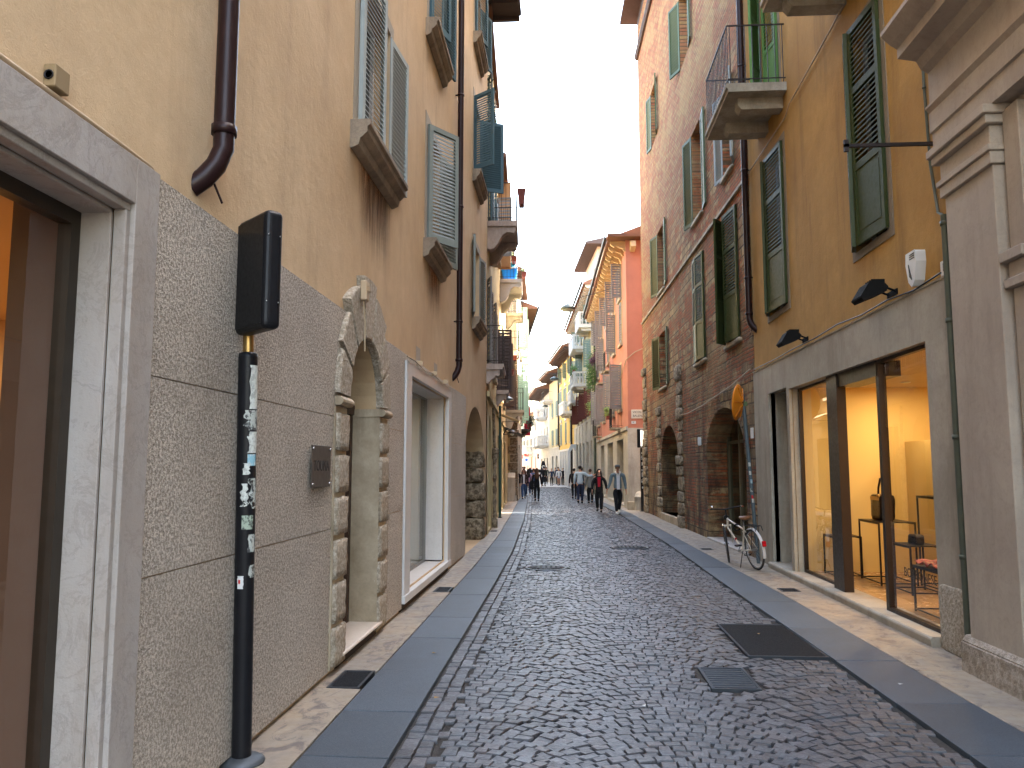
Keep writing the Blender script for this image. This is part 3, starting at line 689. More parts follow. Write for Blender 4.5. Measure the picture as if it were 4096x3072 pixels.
m=M(-1); m.box(-.055,.055,0.0,.06,-.09,.09); m.box(-.03,.03,.06,.075,-.01,.05); m.build('box_body',LIMEB,o,bevel=.008)
M(-1).tube([(0,.02,-.09),(.03,.03,-.3),(.07,.02,-.55)],.008,6).build('wire',LIMEB,o)
o=LB.obj('door_plaque',6.12,.035,1.71,'square bronze plaque with engraved letters screwed to the granite beside the arched door','plaque')
PLQ=m_paint('bronze_plaque',(.10,.085,.07),.5,.2,.2,12)
m=M(-1); m.box(-.26,.22,.025,.032,-.16,.16); m.build('plate',PLQ,o,bevel=.002)
m=M(-1)
for x in (-.235,.195):
    for z in (-.135,.135): m.ball((x,.034,z),.009,8,5)
m.build('screw',m_flat('steel_screw',(.6,.6,.6),.2,1),o)
text_mesh('lettering','TOUNA',.115,m_flat('engraving',(.012,.01,.01),.8),o,(-.02,-.033,0),(R(90),0,0),.001,sx=.95)
# ================================================================ RIGHT: ochre building with the lit shop
S_OCHRE=m_stucco('ochre_stucco',(.46,.265,.075),(.33,.175,.045),(.13,.07,.03),.8,.75,80,.4,.7,.95)
ST_SHOP=m_marble('shopfront_stone',(.40,.36,.29),(.33,.29,.225),(.2,.17,.13),2.5,.35,.65,.15,(.13,.105,.08),.75,1.5)
GREEN=m_paint('dark_green_shutter_paint',(.036,.048,.014),.5,0,.2,12,.1)
GREENL=m_paint('bright_green_shutter_paint',(.09,.19,.055),.5,0,.15,12)
CONC=m_marble('balcony_stone',(.42,.38,.30),(.33,.29,.22),(.15,.12,.09),4,.4,.8,.3,(.10,.085,.06),.8,1.5)
WARMY=m_paint('warm_yellow_plaster',(.66,.48,.19),.75,0,.05,2)
OB=Facade('ochre_building',(3.57,7.25),(3.57,15.1),7.25,1,'ochre building above the warmly lit handbag shop on the right')
ops=[(8.72,9.75,4.3,7.0),(12.7,13.9,4.3,7.0),(12.75,13.85,7.9,10.3),(8.7,9.7,7.9,10.3),(8.7,9.7,11.5,13.6),(12.75,13.85,11.5,13.6)]
m=OB.m(); wall(m,7.25,15.1,3.45,19,ops,.25); wall(m,7.25,15.1,0,3.45,[(7.94,12.72,.1,2.93,False,.01),(12.86,14.0,.1,2.97,False,.01)])
mass(m,7.25,15.1,19,9); m.build('wall',S_OCHRE,OB.root)
m=OB.m(); wall(m,7.40,15.02,.0,3.45,[(7.94,12.72,.1,2.93,False,.2),(12.86,14.0,.1,2.97,False,.12)],n=.05)
m.box(7.40,15.02,.0,.06,3.45,3.47); m.quad((7.4,0,0),(7.4,.05,0),(7.4,.05,3.45),(7.4,0,3.45)); m.quad((15.02,0,0),(15.02,.05,0),(15.02,.05,3.45),(15.02,0,3.45))
SF=m.build('shopfront_stone',ST_SHOP,OB.root)
m=OB.m(); m.prism([(-.25,.0),(.13,0),(.14,.09),(.12,.11),(-.25,.11)],'x',7.96,14.02); m.build('shop_step',ST_SHOP,SF,bevel=.01)
m=OB.m(); m.rock(7.42,7.9,.052,.075,.02,.62,.006,3,5,8); m.build('rough_base',G_QUOIN,SF)
# recess at the far end
m=OB.m(); m.quad((12.86,.0,.1),(12.86,-1.1,.1),(12.86,-1.1,2.97),(12.86,0,2.97)); m.quad((14.0,.0,.1),(14.0,-1.1,.1),(14.0,-1.1,2.97),(14.0,0,2.97)); m.quad((12.86,-.1,2.97),(14,-.1,2.97),(14,-1.1,2.97),(12.86,-1.1,2.97)); m.quad((12.86,-.1,.1),(14,-.1,.1),(14,-1.1,.1),(12.86,-1.1,.1))
m.box(13.05,13.09,-.9,-.1,0.1,2.97)
rc=m.build('side_recess',ST_SHOP,OB.root)
m=OB.m(); m.box(12.86,14.0,-1.14,-1.1,.1,2.97); m.box(13.4,13.46,-1.1,-1.05,.1,2.97); m.build('side_door',WOODD,OB.root)
# shop windows, dark pillar, entrance
BRD=m_paint('dark_brown_metal',(.035,.024,.018),.4,.4,.2,10)
shopglass(OB,11.08,12.72,.11,2.93,-.09,BRD,.035)
shopglass(OB,7.95,9.38,.11,2.93,-.03,BRD,.04)
m=OB.m(); m.box(10.72,11.08,-.12,.0,.11,2.93); m.box(9.38,10.70,-.3,-.02,2.75,2.93); m.build('dark_pillar',BRD,OB.root)
m=OB.m(); m.box(9.38,9.42,-.13,-.03,.11,2.93); m.box(10.68,10.72,-.12,-.0,.11,2.93); o_=m.build('entrance_frame',BRD,OB.root)
rs=room(OB,7.5,12.84,-.12,-3.0,.105,2.95,WARMY,m_paint('ochre_stone_floor',(.40,.25,.12),.25,0,.15,3),m_paint('ceiling_beige',(.5,.38,.22),.7),hole=(7.95,12.71,.11,2.93))
m=OB.m(); m.box(9.6,10.9,-2.9,-2.7,2.05,2.10); m.box(8.0,9.2,-2.9,-2.7,2.05,2.10); m.build('wall_shelf',WHITEF,rs)
m=OB.m(); m.box(9.6,12.8,-1.8,-1.72,.105,2.1); m.build('partition',WARMY,rs)
for i,(x,n,p) in enumerate(((8.45,-1.5,3.2),(9.9,-1.6,2.5),(11.9,-1.4,2.4),(10.4,-2.5,2.6),(8.6,-2.4,4))):
    downlight(OB,rs,x,n,2.94,p,label=['bright ceiling spotlight in the right shop nearest the camera','ceiling spotlight above the right shop entrance','ceiling spotlight over the low table in the right shop','rear ceiling spotlight in the right shop behind the partition','rear ceiling spotlight in the right shop beside the shelf'][i])
def table(x,n,w,d,h,label,top=True):
    o=OB.obj('display_table',x,n,.106,label,'display table',"thin metal display tables in the right shop")
    m=M()
    for a in (-w/2,w/2-.02):
        for b in (-d/2,d/2-.02): m.box(a,a+.02,b,b+.02,.0,h-.02)
    for b in (-d/2,d/2-.02): m.box(-w/2+.02,w/2-.02,b+.001,b+.019,.02,.035); m.box(-w/2,w/2,b,b+.02,h-.02,h)
    for a in (-w/2,w/2-.02): m.box(a+.001,a+.019,-d/2+.02,d/2-.02,.02,.035)
    m.build('table_frame',BLACKP,o); m=M(); m.box(-w/2,w/2,-d/2,d/2,h,h+.012); m.build('table_top',BLACKP,o); return o
table(12.35,-.55,.5,.4,.58,'low black metal display table behind the farther pane of the right shop')
table(11.7,-.95,.75,.5,.84,'tall black metal display table carrying the big black handbag')
table(11.0,-1.45,.8,.4,1.2,'tallest empty black display stand deeper in the right shop')
table(10.75,-.95,.55,.4,.60,'short black metal display stand in the right shop entrance')
table(9.0,-.55,.8,.45,.50,'black metal display table with the red scarf, nearest the camera')
def handbag(x,n,z,w,h,d,mat,label,strap=True,gold=True):
    o=OB.obj('handbag',x,n,z,label,'handbag'); m=M()
    m.rock(-w/2,w/2,-d/2,d/2,0,h,.012,x,5,6); m.build('bag_body',mat,o)
    if strap:
        m=M(); m.tube([(-w*.33,0,h*.9),(-w*.28,0,h*1.25),(-w*.1,0,h*1.62),(w*.1,0,h*1.62),(w*.28,0,h*1.25),(w*.33,0,h*.9)],.016,8); m.build('strap',mat,o)
    if gold: m=M(); m.box(-w*.35,w*.35,d/2-.005,d/2+.012,h*.78,h*.92); m.ball((-w*.33,d/2,h*.95),.025); m.build('clasp',BRASS,o)
    return o
LEA=m_paint('black_leather',(.02,.014,.01),.3,0,.3,20,.2); TAN=m_paint('tan_leather',(.18,.09,.04),.4,0,.3,12,.1); REDL=m_paint('red_leather',(.16,.015,.02),.4,0,.3,12)
handbag(11.75,-.93,.96,.42,.36,.2,LEA,'large black handbag with gold clasp on the tall display table')
handbag(12.35,-.55,.70,.34,.10,.2,TAN,'flat tan handbag on the low display table behind the farther pane',False)
handbag(8.95,-.6,.645,.42,.2,.17,REDL,'dark red handbag lying on the scarf on the nearest display table')
handbag(10.75,-.95,.72,.24,.12,.12,LEA,'small black bag on the short stand in the shop entrance',False,False)
def m_scarf():
    t=NT('red_patterned_scarf'); f=t.noise(14,3,.6,dist=2); return t.out(t.ramp(f,[(.35,(.05,.03,.03)),(.45,(.28,.03,.02)),(.55,(.36,.08,.04)),(.65,(.35,.22,.12))]),.7)
o=OB.obj('scarf',9.05,-.48,.625,'crumpled red patterned scarf draped on the nearest display table','scarf')
m=M(); vs=[];fs=[]; nx,ny=14,10
for i in range(nx+1):
    for j in range(ny+1):
        x=-.26+.52*i/nx; y=-.17+.34*j/ny; vs.append((x,y,.03+.035*mnoise.noise(Vector((x*11,y*11,2)))+.02*math.sin(x*30)))
for i in range(nx):
    for j in range(ny): fs.append((i*(ny+1)+j,(i+1)*(ny+1)+j,(i+1)*(ny+1)+j+1,i*(ny+1)+j+1))
m.add(vs,fs,True); so=m.build('scarf_cloth',m_scarf(),o,norm=True); md=so.modifiers.new('th','SOLIDIFY'); md.thickness=.01
# shop name on the near pane
txt=empty('shop_lettering',OB.w(8.5,-.05,.60),OB.a,label='dark lettering of the shop name on the near glass pane of the right shop',cat='lettering')
text_mesh('letters','BORBONESE',.135,BLK,txt,(0,.03,0),(R(90),0,R(180)),.001,sx=1.0)
# upper windows
def rw(F,x0,x1,z0,z1,a_near,a_far,mat,style='panel',sl=True,depth=.25,bandm=None,lab=None,slat=.06,bw=.1,wr=.5,glass=None):
    w=window(F,x0,x1,z0,z1,depth); 
    if bandm: band(F,w,x0,x1,z0,z1,bw,.012,bandm,True)
    lw=(x1-x0)/2
    if a_near is not None: leaf(mat,w,F.o,x0,.015,z0+.01,z1-.02,lw*2*wr,a_near,1,style,slat=slat)
    if a_far is not None: leaf(mat,w,F.o,x1,.015,z0+.01,z1-.02,lw*2*(1-wr),a_far,-1,style,slat=slat)
    return w
S_BR=m_stucco('brown_grey_surround',(.26,.21,.15),(.2,.16,.11),(.1,.08,.06),.4,.3)
rw(OB,8.72,9.75,4.3,7.0,4,18,GREEN,bandm=S_BR,wr=.72); rw(OB,12.7,13.9,4.3,7.0,4,18,GREEN,bandm=S_BR,wr=.72)
rw(OB,12.75,13.85,7.9,10.3,8,30,GREENL,bandm=S_BR); rw(OB,8.7,9.7,7.9,10.3,8,30,GREENL,bandm=S_BR)
rw(OB,8.7,9.7,11.5,13.6,9,32,GREEN,slat=.1); rw(OB,12.75,13.85,11.5,13.6,9,32,GREEN,slat=.1)
def balcony(F,x0,x1,z,proj,mat,railmat,rail=1.0,step=.11,bra=True,par=None,style='bars',th=.14,corb=None,name='balcony'):
    m=F.m(); m.prism([(0,z),(proj-.03,z),(proj-.03,z+.05),(proj,z+.07),(proj,z+th),(0,z+th)],'x',x0,x1)
    if bra:
        for bx in corb or (x0+.18,x1-.42):
            m.prism([(0,z-.19),(proj*.70,z-.19),(proj*.76,z-.12),(proj*.76,z-.001),(0,z-.001)],'x',bx,bx+.24)
    b=m.build(name,mat,F.root,bevel=.005)
    m=F.m(); t=z+th; e=.04
    if style=='bars':
        m.box(x0+e,x1-e,proj-e-.012,proj-e+.012,t+rail-.02,t+rail); m.box(x0+e,x1-e,proj-e-.008,proj-e+.008,t+.08,t+.095)
        n=int((x1-x0-2*e)/step)
        for i in range(n+1):
            x=x0+e+(x1-x0-2*e)*i/n; m.box(x-.006,x+.006,proj-e-.006,proj-e+.006,t,t+rail-.02)
        for xx in (x0+e,x1-e):
            m.box(xx-.01,xx+.01,0,proj-e,t+rail-.02,t+rail); m.box(xx-.008,xx+.008,0,proj-e,t+.08,t+.095); k=max(2,int(proj/step))
            for i in range(k): y=proj*(i+.3)/k; m.box(xx-.006,xx+.006,y-.006,y+.006,t,t+rail-.02)
    elif style=='baluster':
        m.box(x0,x1,proj-.16,proj,t+rail-.12,t+rail); m.box(x0,x1,proj-.15,proj-.01,t,t+.1)
        for xx in (x0,x1-.15): m.box(xx,xx+.15,0,proj-.16,t+rail-.12,t+rail); m.box(xx,xx+.15,0,proj-.16,t,t+.1); m.box(xx-.005,xx+.155,proj-.165,proj+.005,t+.0,t+rail-.001)
        pf=[(.035,0),(.035,.04),(.06,.12),(.065,.2),(.03,.36),(.03,.42),(.05,.46),(.05,.5)]; hh=rail-.22
        pf=[(a,b_/.5*hh) for a,b_ in pf]
        n=max(2,int((x1-x0-.3)/.2))
        for i in range(n): m.lathe(pf,x0+.15+(x1-x0-.3)*(i+.5)/n,proj-.08,8,t+.1)
        for xx in (x0+.075,x1-.075):
            k=max(1,int((proj-.2)/.2))
            for i in range(k): m.lathe(pf,xx,(proj-.16)*(i+.5)/k,8,t+.1)
    m.build('railing',railmat,b); return b
RAILD=m_paint('dark_iron_rail',(.03,.022,.02),.5,.4,.2)
balcony(OB,12.38,14.3,7.68,.95,CONC,RAILD,corb=(12.62,13.55)); balcony(OB,8.2,10.15,7.68,.95,CONC,RAILD,corb=(8.4,9.7))
# cornice string, cables
o=OB.obj('facade_cable',7.3,0,0,'slack dark cable draped over the stone lintel of the right shop','cable')
m=M(1); m.tube([(.2,.07,3.5),(.8,.06,3.47),(1.4,.08,3.5),(2.2,.065,3.49),(3,.08,3.52),(4,.065,3.5),(5,.08,3.5),(6,.07,3.49),(7.6,.07,3.5)],.009,6); m.build('cable',DARKM,o)
o=OB.obj('facade_cable',7.3,0,0,'thin cable climbing the ochre wall between the balconies and shuttered windows','cable')
m=M(1); m.tube([(1.0,.03,8.6),(1.55,.03,7.6),(2.9,.03,7.45),(4.9,.03,7.35),(5.1,.03,7.25),(7.7,.03,7.3)],.011,6); m.build('cable',LIMEB,o)
MATB=m_paint('matt_black',(.010,.010,.010),.85,0,.2,10,0,.08)
def flood(x,label):
    o=OB.obj('shop_floodlight',x,0,3.58,label,'floodlight','black shop floodlights')
    m=M(1); m.prism([(.12,.0),(.36,-.10),(.40,-.06),(.30,.10),(.16,.12),(.1,.05)],'x',-.14,.14); m.build('lamp_body',MATB,o,bevel=.012)
    m=M(1); m.tube([(-.1,.0,.0),(-.1,.12,.05)],.012,6); m.tube([(.1,0,0),(.1,.12,.05)],.012,6); m.box(-.13,.13,0,.015,-.03,.03)
    for i in range(4): m.box(-.1+i*.055,-.085+i*.055,.12,.26,.105,.14)
    m.build('lamp_bracket',MATB,o); return o
flood(8.75,'black floodlight over the shop lintel nearest the white alarm box'); flood(11.9,'black floodlight over the shop lintel farther from the camera')
o=OB.obj('alarm_siren',8.05,0,3.68,'white plastic alarm siren with a dark stripe on the ochre wall','alarm siren')
m=M(1); m.prism([(-.11,.17),(.11,.17),(.12,.05),(.07,-.13),(0,-.19),(-.07,-.13),(-.12,.05)],'y',.0,.10); m.build('siren_case',WHITEP,o,bevel=.025,seg=3)
m=M(1); m.prism([(-.02,-.12),(.03,-.08),(.045,.05)],'y',.101,.108)
for i in range(3): m.box(-.09,.02,.1,.104,.09+i*.022,.098+i*.022)
m.build('dark_stripe',BLACKP,o)
o=OB.obj('house_number_tile',7.52,.0,3.56,'white tile with the number 11 above the stone pier beside the shop','house number')
m=M(1); m.box(-.09,.09,.001,.02,-.07,.07); m.build('tile',WHITEP,o,bevel=.003); text_mesh('digits','11',.11,BLUEP,o,(0,.022,0),(R(90),0,R(180)))
PIPEG=m_paint('grey_green_pipe',(.10,.115,.09),.5,.2,.3,10)
o=OB.obj('drain_pipe',7.33,0,0,'thin grey green pipe in the corner between the ochre building and the pale portal','pipe')
m=M(1); m.tube([(0,.09,4.0),(0,.09,.12)],.032,10)
for z in (.9,1.95,3.0,3.9): m.lathe([(.032,0),(.04,0),(.04,.04),(.032,.04)],0,.09,10,z)
m.build('pipe',PIPEG,o)
o=OB.obj('facade_conduit',7.62,0,0,'thin jointed pale conduit running up the ochre wall beside the portal cornice','conduit')
m=M(1); m.tube([(.1,.025,12),(.1,.025,5.4),(.06,.025,4.6),(-.05,.03,4.1),(-.2,.05,4.02)],.014,8)
for i in range(18): m.lathe([(.014,0),(.02,0),(.02,.02),(.014,.02)],.1,.025,8,5.4+i*.35)
m.build('conduit',PIPEG,o)
o=OB.obj('iron_rod',7.2,0,0,'dark horizontal iron bracket rod sticking out from the pale portal over the street','iron rod')
m=M(1); m.box(-.065,-.035,.0,1.02,4.59,4.62); m.box(-.065,-.035,.98,1.02,4.55,4.66); m.build('rod',RAILD,o)
downpipe(OB,15.02,.09,4.35,15,.06,'brown downpipe between the ochre and the brick building',dx=-.12)
# ================================================================ pale classical portal
ST_P=m_marble('portal_limestone',(.40,.335,.265),(.33,.27,.21),(.2,.17,.15),3,.35,.75,.2,(.17,.13,.11),.55,1.5)
PB=Facade('portal_building',(3.46,-3),(3.46,7.22),-3,1,'pale limestone portal building with classical pilasters at the right edge')
m=PB.m(); wall(m,-3,7.22,0,18,[(1.2,5.95,.0,4.4,True,.5),(3.4,4.6,6.5,8.6)],.3); mass(m,-3,7.22,18,8); m.build('wall',ST_P,PB.root)
m=PB.m(); m.box(1.2,5.95,-.6,-.5,0,4.4); m.build('portal_door',WOODD,PB.root)
window(PB,3.4,4.6,6.5,8.6,.3)
for (a,b,p) in ((6.22,7.0,.12),(0.3,1.0,.12)):
    m=PB.m(); m.box(a,b,.0,p,.30,4.05)
    for i,(h,q) in enumerate(((.10,.03),(.05,.05),(.16,.02),(.07,.07),(.07,.10))):
        z=4.05+sum(x for x,_ in ((.10,.03),(.05,.05),(.16,.02),(.07,.07),(.07,.10))[:i]); m.box(a-q,b+q,.0,p+q,z,z+h)
    m.build('pilaster',ST_P,PB.root,bevel=.006)
for (a,b,p) in ((5.95,6.16,.06),(1.0,1.2,.06)):
    m=PB.m(); m.box(a,b,.0,p,.30,3.05); m.box(a-.03,b+.03,.0,p+.05,3.05,3.12); m.box(a-.01,b+.01,.0,p+.02,3.12,3.25); m.box(a-.05,b+.04,.0,p+.07,3.25,3.33); m.box(a,b,0,p,3.33,4.45)
    m.build('inner_pilaster',ST_P,PB.root,bevel=.006)
m=PB.m(); m.box(-3,7.10,0,.16,.0,.26); m.prism([(0,.26),(.16,.26),(.12,.31),(0,.33)],'x',-3,7.08); m.build('plinth',m_granite('plinth_stone',(.4,.34,.28),(.25,.2,.15),14,.8,.02),PB.root,bevel=.01)
m=PB.m(); cz=4.5
m.prism([(0,cz),(.15,cz),(.15,cz+.17),(.17,cz+.18),(.17,cz+.36),(.2,cz+.40),(.2,cz+.42),(.16,cz+.44),(.16,cz+.74),(.22,cz+.78),(.26,cz+.86),(.42,cz+.89),(.42,cz+.98),(.48,cz+1.02),(.56,cz+1.10),(.56,cz+1.14),(0,cz+1.2)],'x',-3,7.1)
m.build('cornice',ST_P,PB.root)
# ================================================================ brick building
def m_brick():
    t=NT('old_brick_and_stone'); sep=t.n('ShaderNodeSeparateXYZ'); t.l(t.co(),sep.inputs[0])
    cmb=t.n('ShaderNodeCombineXYZ'); t.l(sep.outputs[0],cmb.inputs[0]); t.l(sep.outputs[2],cmb.inputs[1])
    wob=t.n('ShaderNodeTexNoise'); wob.inputs['Scale'].default_value=2.2; t.l(cmb.outputs[0],wob.inputs['Vector'])
    add=t.n('ShaderNodeVectorMath',operation='MULTIPLY_ADD'); t.l(wob.outputs['Color'],add.inputs[0]); add.inputs[1].default_value=(.10,.05,0); t.l(cmb.outputs[0],add.inputs[2])
    def br(bw,rh,c1,c2,mo,ms,bias=0):
        b=t.n('ShaderNodeTexBrick'); b.inputs['Scale'].default_value=1; b.inputs['Brick Width'].default_value=bw; b.inputs['Row Height'].default_value=rh
        b.inputs['Mortar Size'].default_value=ms; b.inputs['Mortar Smooth'].default_value=.3; b.inputs['Bias'].default_value=bias
        b.inputs['Color1'].default_value=(*c1,1); b.inputs['Color2'].default_value=(*c2,1); b.inputs['Mortar'].default_value=(*mo,1)
        t.l(add.outputs[0],b.inputs['Vector']); return b
    b1=br(.27,.08,(.46,.12,.045),(.32,.15,.075),(.16,.11,.065),.014)
    b2=br(.40,.21,(.52,.37,.19),(.27,.19,.11),(.10,.075,.05),.018)
    area=t.noise(.8,5,.75,dist=.8); rowm=t.noise(1,3,.6,vec=t.map((.15,.15,3.5)))
    msk=t.g(t.math('ADD',t.math('MULTIPLY',area,.6),t.math('MULTIPLY',rowm,.4)),.485,.535)
    cc=t.mix(msk,b1.outputs[0],b2.outputs[0]); ff=t.mix(msk,b1.outputs[1],b2.outputs[1])
    v=t.n('ShaderNodeTexVoronoi'); v.inputs['Scale'].default_value=5; t.l(t.map((1,1,2.2)),v.inputs['Vector'])
    cc=t.mix(.35,cc,t.ramp(v.outputs['Color'],[(0,(.35,.3,.25)),(.5,(1,.9,.75)),(1,(1.0,.75,.6))]),'MULTIPLY')
    # plaster remains and a warmer, paler masonry higher up
    z=sep.outputs[2]; hi=t.g(t.math('MULTIPLY',t.math('ADD',t.math('ADD',z,t.math('MULTIPLY',sep.outputs[0],.25)),t.math('MULTIPLY',area,5)),.05),.78,.98)
    b3=br(.34,.11,(.36,.125,.065),(.42,.255,.11),(.16,.095,.055),.016)
    cc=t.mix(hi,cc,b3.outputs[0])
    pl=t.noise(.45,6,.7,dist=.4); cc=t.mix(t.math('MULTIPLY',t.g(pl,.5,.62),.4),cc,(.46,.31,.13))
    dk=t.noise(1.3,6,.7,vec=t.map((1,1,.5))); low=t.math('SUBTRACT',1,t.g(t.math('MULTIPLY',z,.1),.12,.62))
    cc=t.mix(t.math('MULTIPLY',t.g(dk,.35,.6),t.math('MULTIPLY',low,.9)),cc,(.035,.026,.018))
    h=t.math('SUBTRACT',t.math('ADD',t.noise(26,4,.7),t.math('MULTIPLY',t.noise(7,4,.7),1.0)),t.math('MULTIPLY',t.math('MULTIPLY',ff,1.0),1.0))
    return t.out(cc,.9,t.bump(h,.9,.035),spec=.2)
BRICK=m_brick()
BB=Facade('brick_building',(3.56,15.1),(3.06,31.0),15.1,1,'tall old brick and stone building with arched doorways on the right, before the side alley')
W=[(16.0,17.2,4.3,7.05),(19.3,20.6,4.35,7.0),(16.2,17.1,7.95,9.9),(19.3,20.5,8.0,10.4),(25.4,26.7,7.5,9.6),(25.4,26.7,4.3,6.1),(20.6,21.8,12.9,15.0),(26.5,27.6,13,15),(16.3,17.3,12.9,15.0)]
AR=[(15.9,19.5,.0,3.0,1.05,.6),(23.5,26.6,.25,3.0,1.0,.75)]
m=BB.m(); wall(m,15.1,31.0,0,19.4,W+AR,.3); mass(m,15.1,31.03,19.4,9); m.build('wall',BRICK,BB.root)
D1=rw(BB,16.0,17.2,4.3,7.05,5,40,GREEN,depth=.3,wr=.7); rw(BB,19.3,20.6,4.35,7.0,6,5,GREEN,depth=.3)
rw(BB,16.2,17.1,7.95,9.9,160,170,TEAL,'louvre',depth=.3); GREENW=m_paint('worn_green_paint',(.060,.085,.035),.5,0,.2)
rw(BB,19.3,20.5,8.0,10.4,174,168,GREENW,'louvre',depth=.3,slat=.08)
rw(BB,25.4,26.7,7.5,9.6,174,166,GREENW,'louvre',depth=.3,slat=.08); rw(BB,25.4,26.7,4.3,6.1,174,166,GREEN,'louvre',depth=.3,slat=.08)
rw(BB,20.6,21.8,12.9,15.0,172,160,GREENW,'louvre',depth=.3,slat=.09); rw(BB,26.5,27.6,13,15,170,170,GREENW,'louvre',depth=.3,slat=.1); rw(BB,16.3,17.3,12.9,15.0,170,170,GREENW,'louvre',depth=.3,slat=.1)
for (a,b,c,d) in W[:6]: BB.m().rock(a-.1,b+.1,-.1,.07,c-.10,c-.01,.008,a,3).build('sill',G_SMOOTH,BB.root)
# rough stone blocks around the far doorway and the corner
r_=random.Random(11); BLK_M=m_granite('weathered_blocks',(.42,.34,.23),(.15,.11,.075),11,1,.05,stain=(.08,.06,.04),stainamt=.8)
for (xa,xb,zt) in ((22.6,23.45,4.2),(26.65,27.5,3.6),(30.0,30.98,5.2)):
    z=.0; m=BB.m()
    while z<zt:
        h=r_.uniform(.28,.46); w0=r_.uniform(0,.3) ; m.rock(xa+w0*.5,xb-(.3-w0)*.4,-.05,r_.uniform(.03,.11),z+.01,z+h-.015,.03,z*3+xa,4,5); z+=h
    m.build('rusticated_blocks',BLK_M,BB.root)

for (a,b,c,d,rz,_) in AR: # brick arch rings
    m=BB.m()
    cx=(a+b)/2; rx=(b-a)/2; K=26
    for k in range(K):
        t0=math.pi*(k+.08)/K; t1=math.pi*(k+.92)/K; e=.38; zz=d-rz
        P=lambda t,e_: (cx-(rx+e_)*math.cos(t), zz+(rz+e_)*math.sin(t))
        q=[P(t0,.005),P(t1,.005),P(t1,e),P(t0,e)]; m.prism(q,'y',-.1,.02)
    m.build('arch_ring',BRICK,BB.root)
# doorway contents
m=BB.m(); m.box(23.5,26.6,-.85,-.75,0.25,3.0); m.box(24.9,25.1,-.75,-.68,.25,2.4); m.box(23.5,26.6,-.76,-.66,2.1,2.2); m.build('door',m_paint('black_brown_door',(.018,.013,.01),.6),BB.root)
m=BB.m(); m.box(23.4,26.8,-.7,.06,0,.25); m.build('door_step',G_SMOOTH,BB.root,bevel=.02)
DG=m_glass('shop_glass_dark',(.55,.6,.5))
m=BB.m(); 
for x in (16.0,17.1,18.2,19.3): m.box(x,x+.1,-.55,-.45,.15,2.95)
m.box(16,19.4,-.56,-.46,.05,.15); m.box(16,19.4,-.55,-.46,2.25,2.32); d2=m.build('shop_door',m_paint('olive_frame',(.10,.095,.06),.5),BB.root)
m=BB.m(); m.quad((15.9,-.5,.1),(19.5,-.5,.1),(19.5,-.5,3.0),(15.9,-.5,3.0)); m.build('pane',DG,d2)
rb=room(BB,15.6,20.2,-.61,-3.2,.05,3.0,m_paint('dim_olive_wall',(.12,.12,.07),.8),PANEL,PANEL)
m=BB.m(); m.box(15.9,19.5,-.6,.06,0,.06); m.build('door_step',MARB,BB.root,bevel=.01)
NEON=m_emit('red_neon',(1,.03,.05),2.5)
nn=empty('neon_sign',BB.w(17.2,-.65,1.95),BB.a,label='small red neon lettering behind the glass of the near brick archway',cat='neon sign')
text_mesh('letters','Altro',.2,NEON,nn,(0,0,0),(R(90),0,R(180)),.004)
nn=empty('lit_frame',BB.w(17.0,-.75,2.55),BB.a,label='yellow rectangular glowing frame sign inside the near brick archway',cat='lit sign')
m=M(); 
for b in ((-.2,.2,-.2,-.17),(-.2,.2,.17,.2),(-.2,-.17,-.17,.17),(.17,.2,-.17,.17)): m.box(b[0],b[1],-.01,.01,b[2]*1.5,b[3]*1.5)
m.build('frame',m_emit('yellow_frame',(.9,.5,.1),.5),nn)
# eaves and string course
m=BB.m(); m.box(15.1,31.0,.001,.05,7.25,7.31); m.build('string_course',G_SMOOTH,BB.root)
m=BB.m(); m.prism([(0,18.1),(.08,18.1),(.14,18.2),(.14,18.28),(0,18.28)],'x',15.1,31.0); m.box(15.0,31.45,-1.5,.65,19.9,20.05); m.box(15.1,31.0,-8.9,.0,19.4,19.9); m.build('eaves',EAVE,BB.root)
o=BB.obj('house_number_tile',15.35,.0,2.35,'tiny white number tile on the bricks beside the orange backed mirror','house number'); m=M(1); m.box(-.08,.08,.001,.02,-.1,.1); m.build('tile',WHITEP,o)
o=BB.obj('wall_lamp_box',20.2,.0,2.35,'small pale wall box on the bricks left of the near archway','wall box'); m=M(1); m.box(-.07,.07,.001,.07,-.1,.1); m.build('box_body',WHITEP,o,bevel=.015)
o=BB.obj('facade_cable',15.2,0,0,'sagging pale cable strung across the brick wall above the arches','cable')
m=M(1); m.tube([(0,.05,3.55),(1.5,.06,3.38),(3,.05,3.30),(4.5,.06,3.2),(6.5,.05,3.15),(7.6,.05,3.18)],.012,6); m.build('cable',LIMEB,o)
# ================================================================ houses farther along the street
def m_stuccof(name,c,dirt=.4,bot=(.2,.15,.1)): return m_stucco(name,c,mul(c,.86),bot,dirt,.35,60,.25,.4,.6)
S_YEL=m_stuccof('pale_yellow_stucco',(.50,.41,.22)); S_RED=m_stuccof('red_orange_stucco',(.50,.20,.135),.35); S_YEL2=m_stuccof('egg_yolk_stucco',(.62,.40,.10),.25)
S_PALE=m_stuccof('pale_cream_stucco',(.62,.55,.40),.25); S_PINK=m_stuccof('pink_stucco',(.62,.42,.34),.25); S_ORA=m_stuccof('orange_brick_plaster',(.55,.30,.14),.3)
ST_G=m_marble('pale_stone',(.50,.46,.38),(.42,.38,.31),(.25,.2,.15),2,.25,.75,.2,(.15,.12,.09),.6,1)
SH_G=m_paint('grey_shutter_paint',(.20,.19,.18),.6,0,.15); SH_W=m_paint('wine_shutter_paint',(.10,.025,.02),.6,0,.2); SH_T=m_paint('sage_shutter_paint',(.13,.18,.15),.6,0,.15); SH_LG=m_paint('mint_shutter_paint',(.30,.46,.33),.6,0,.1)
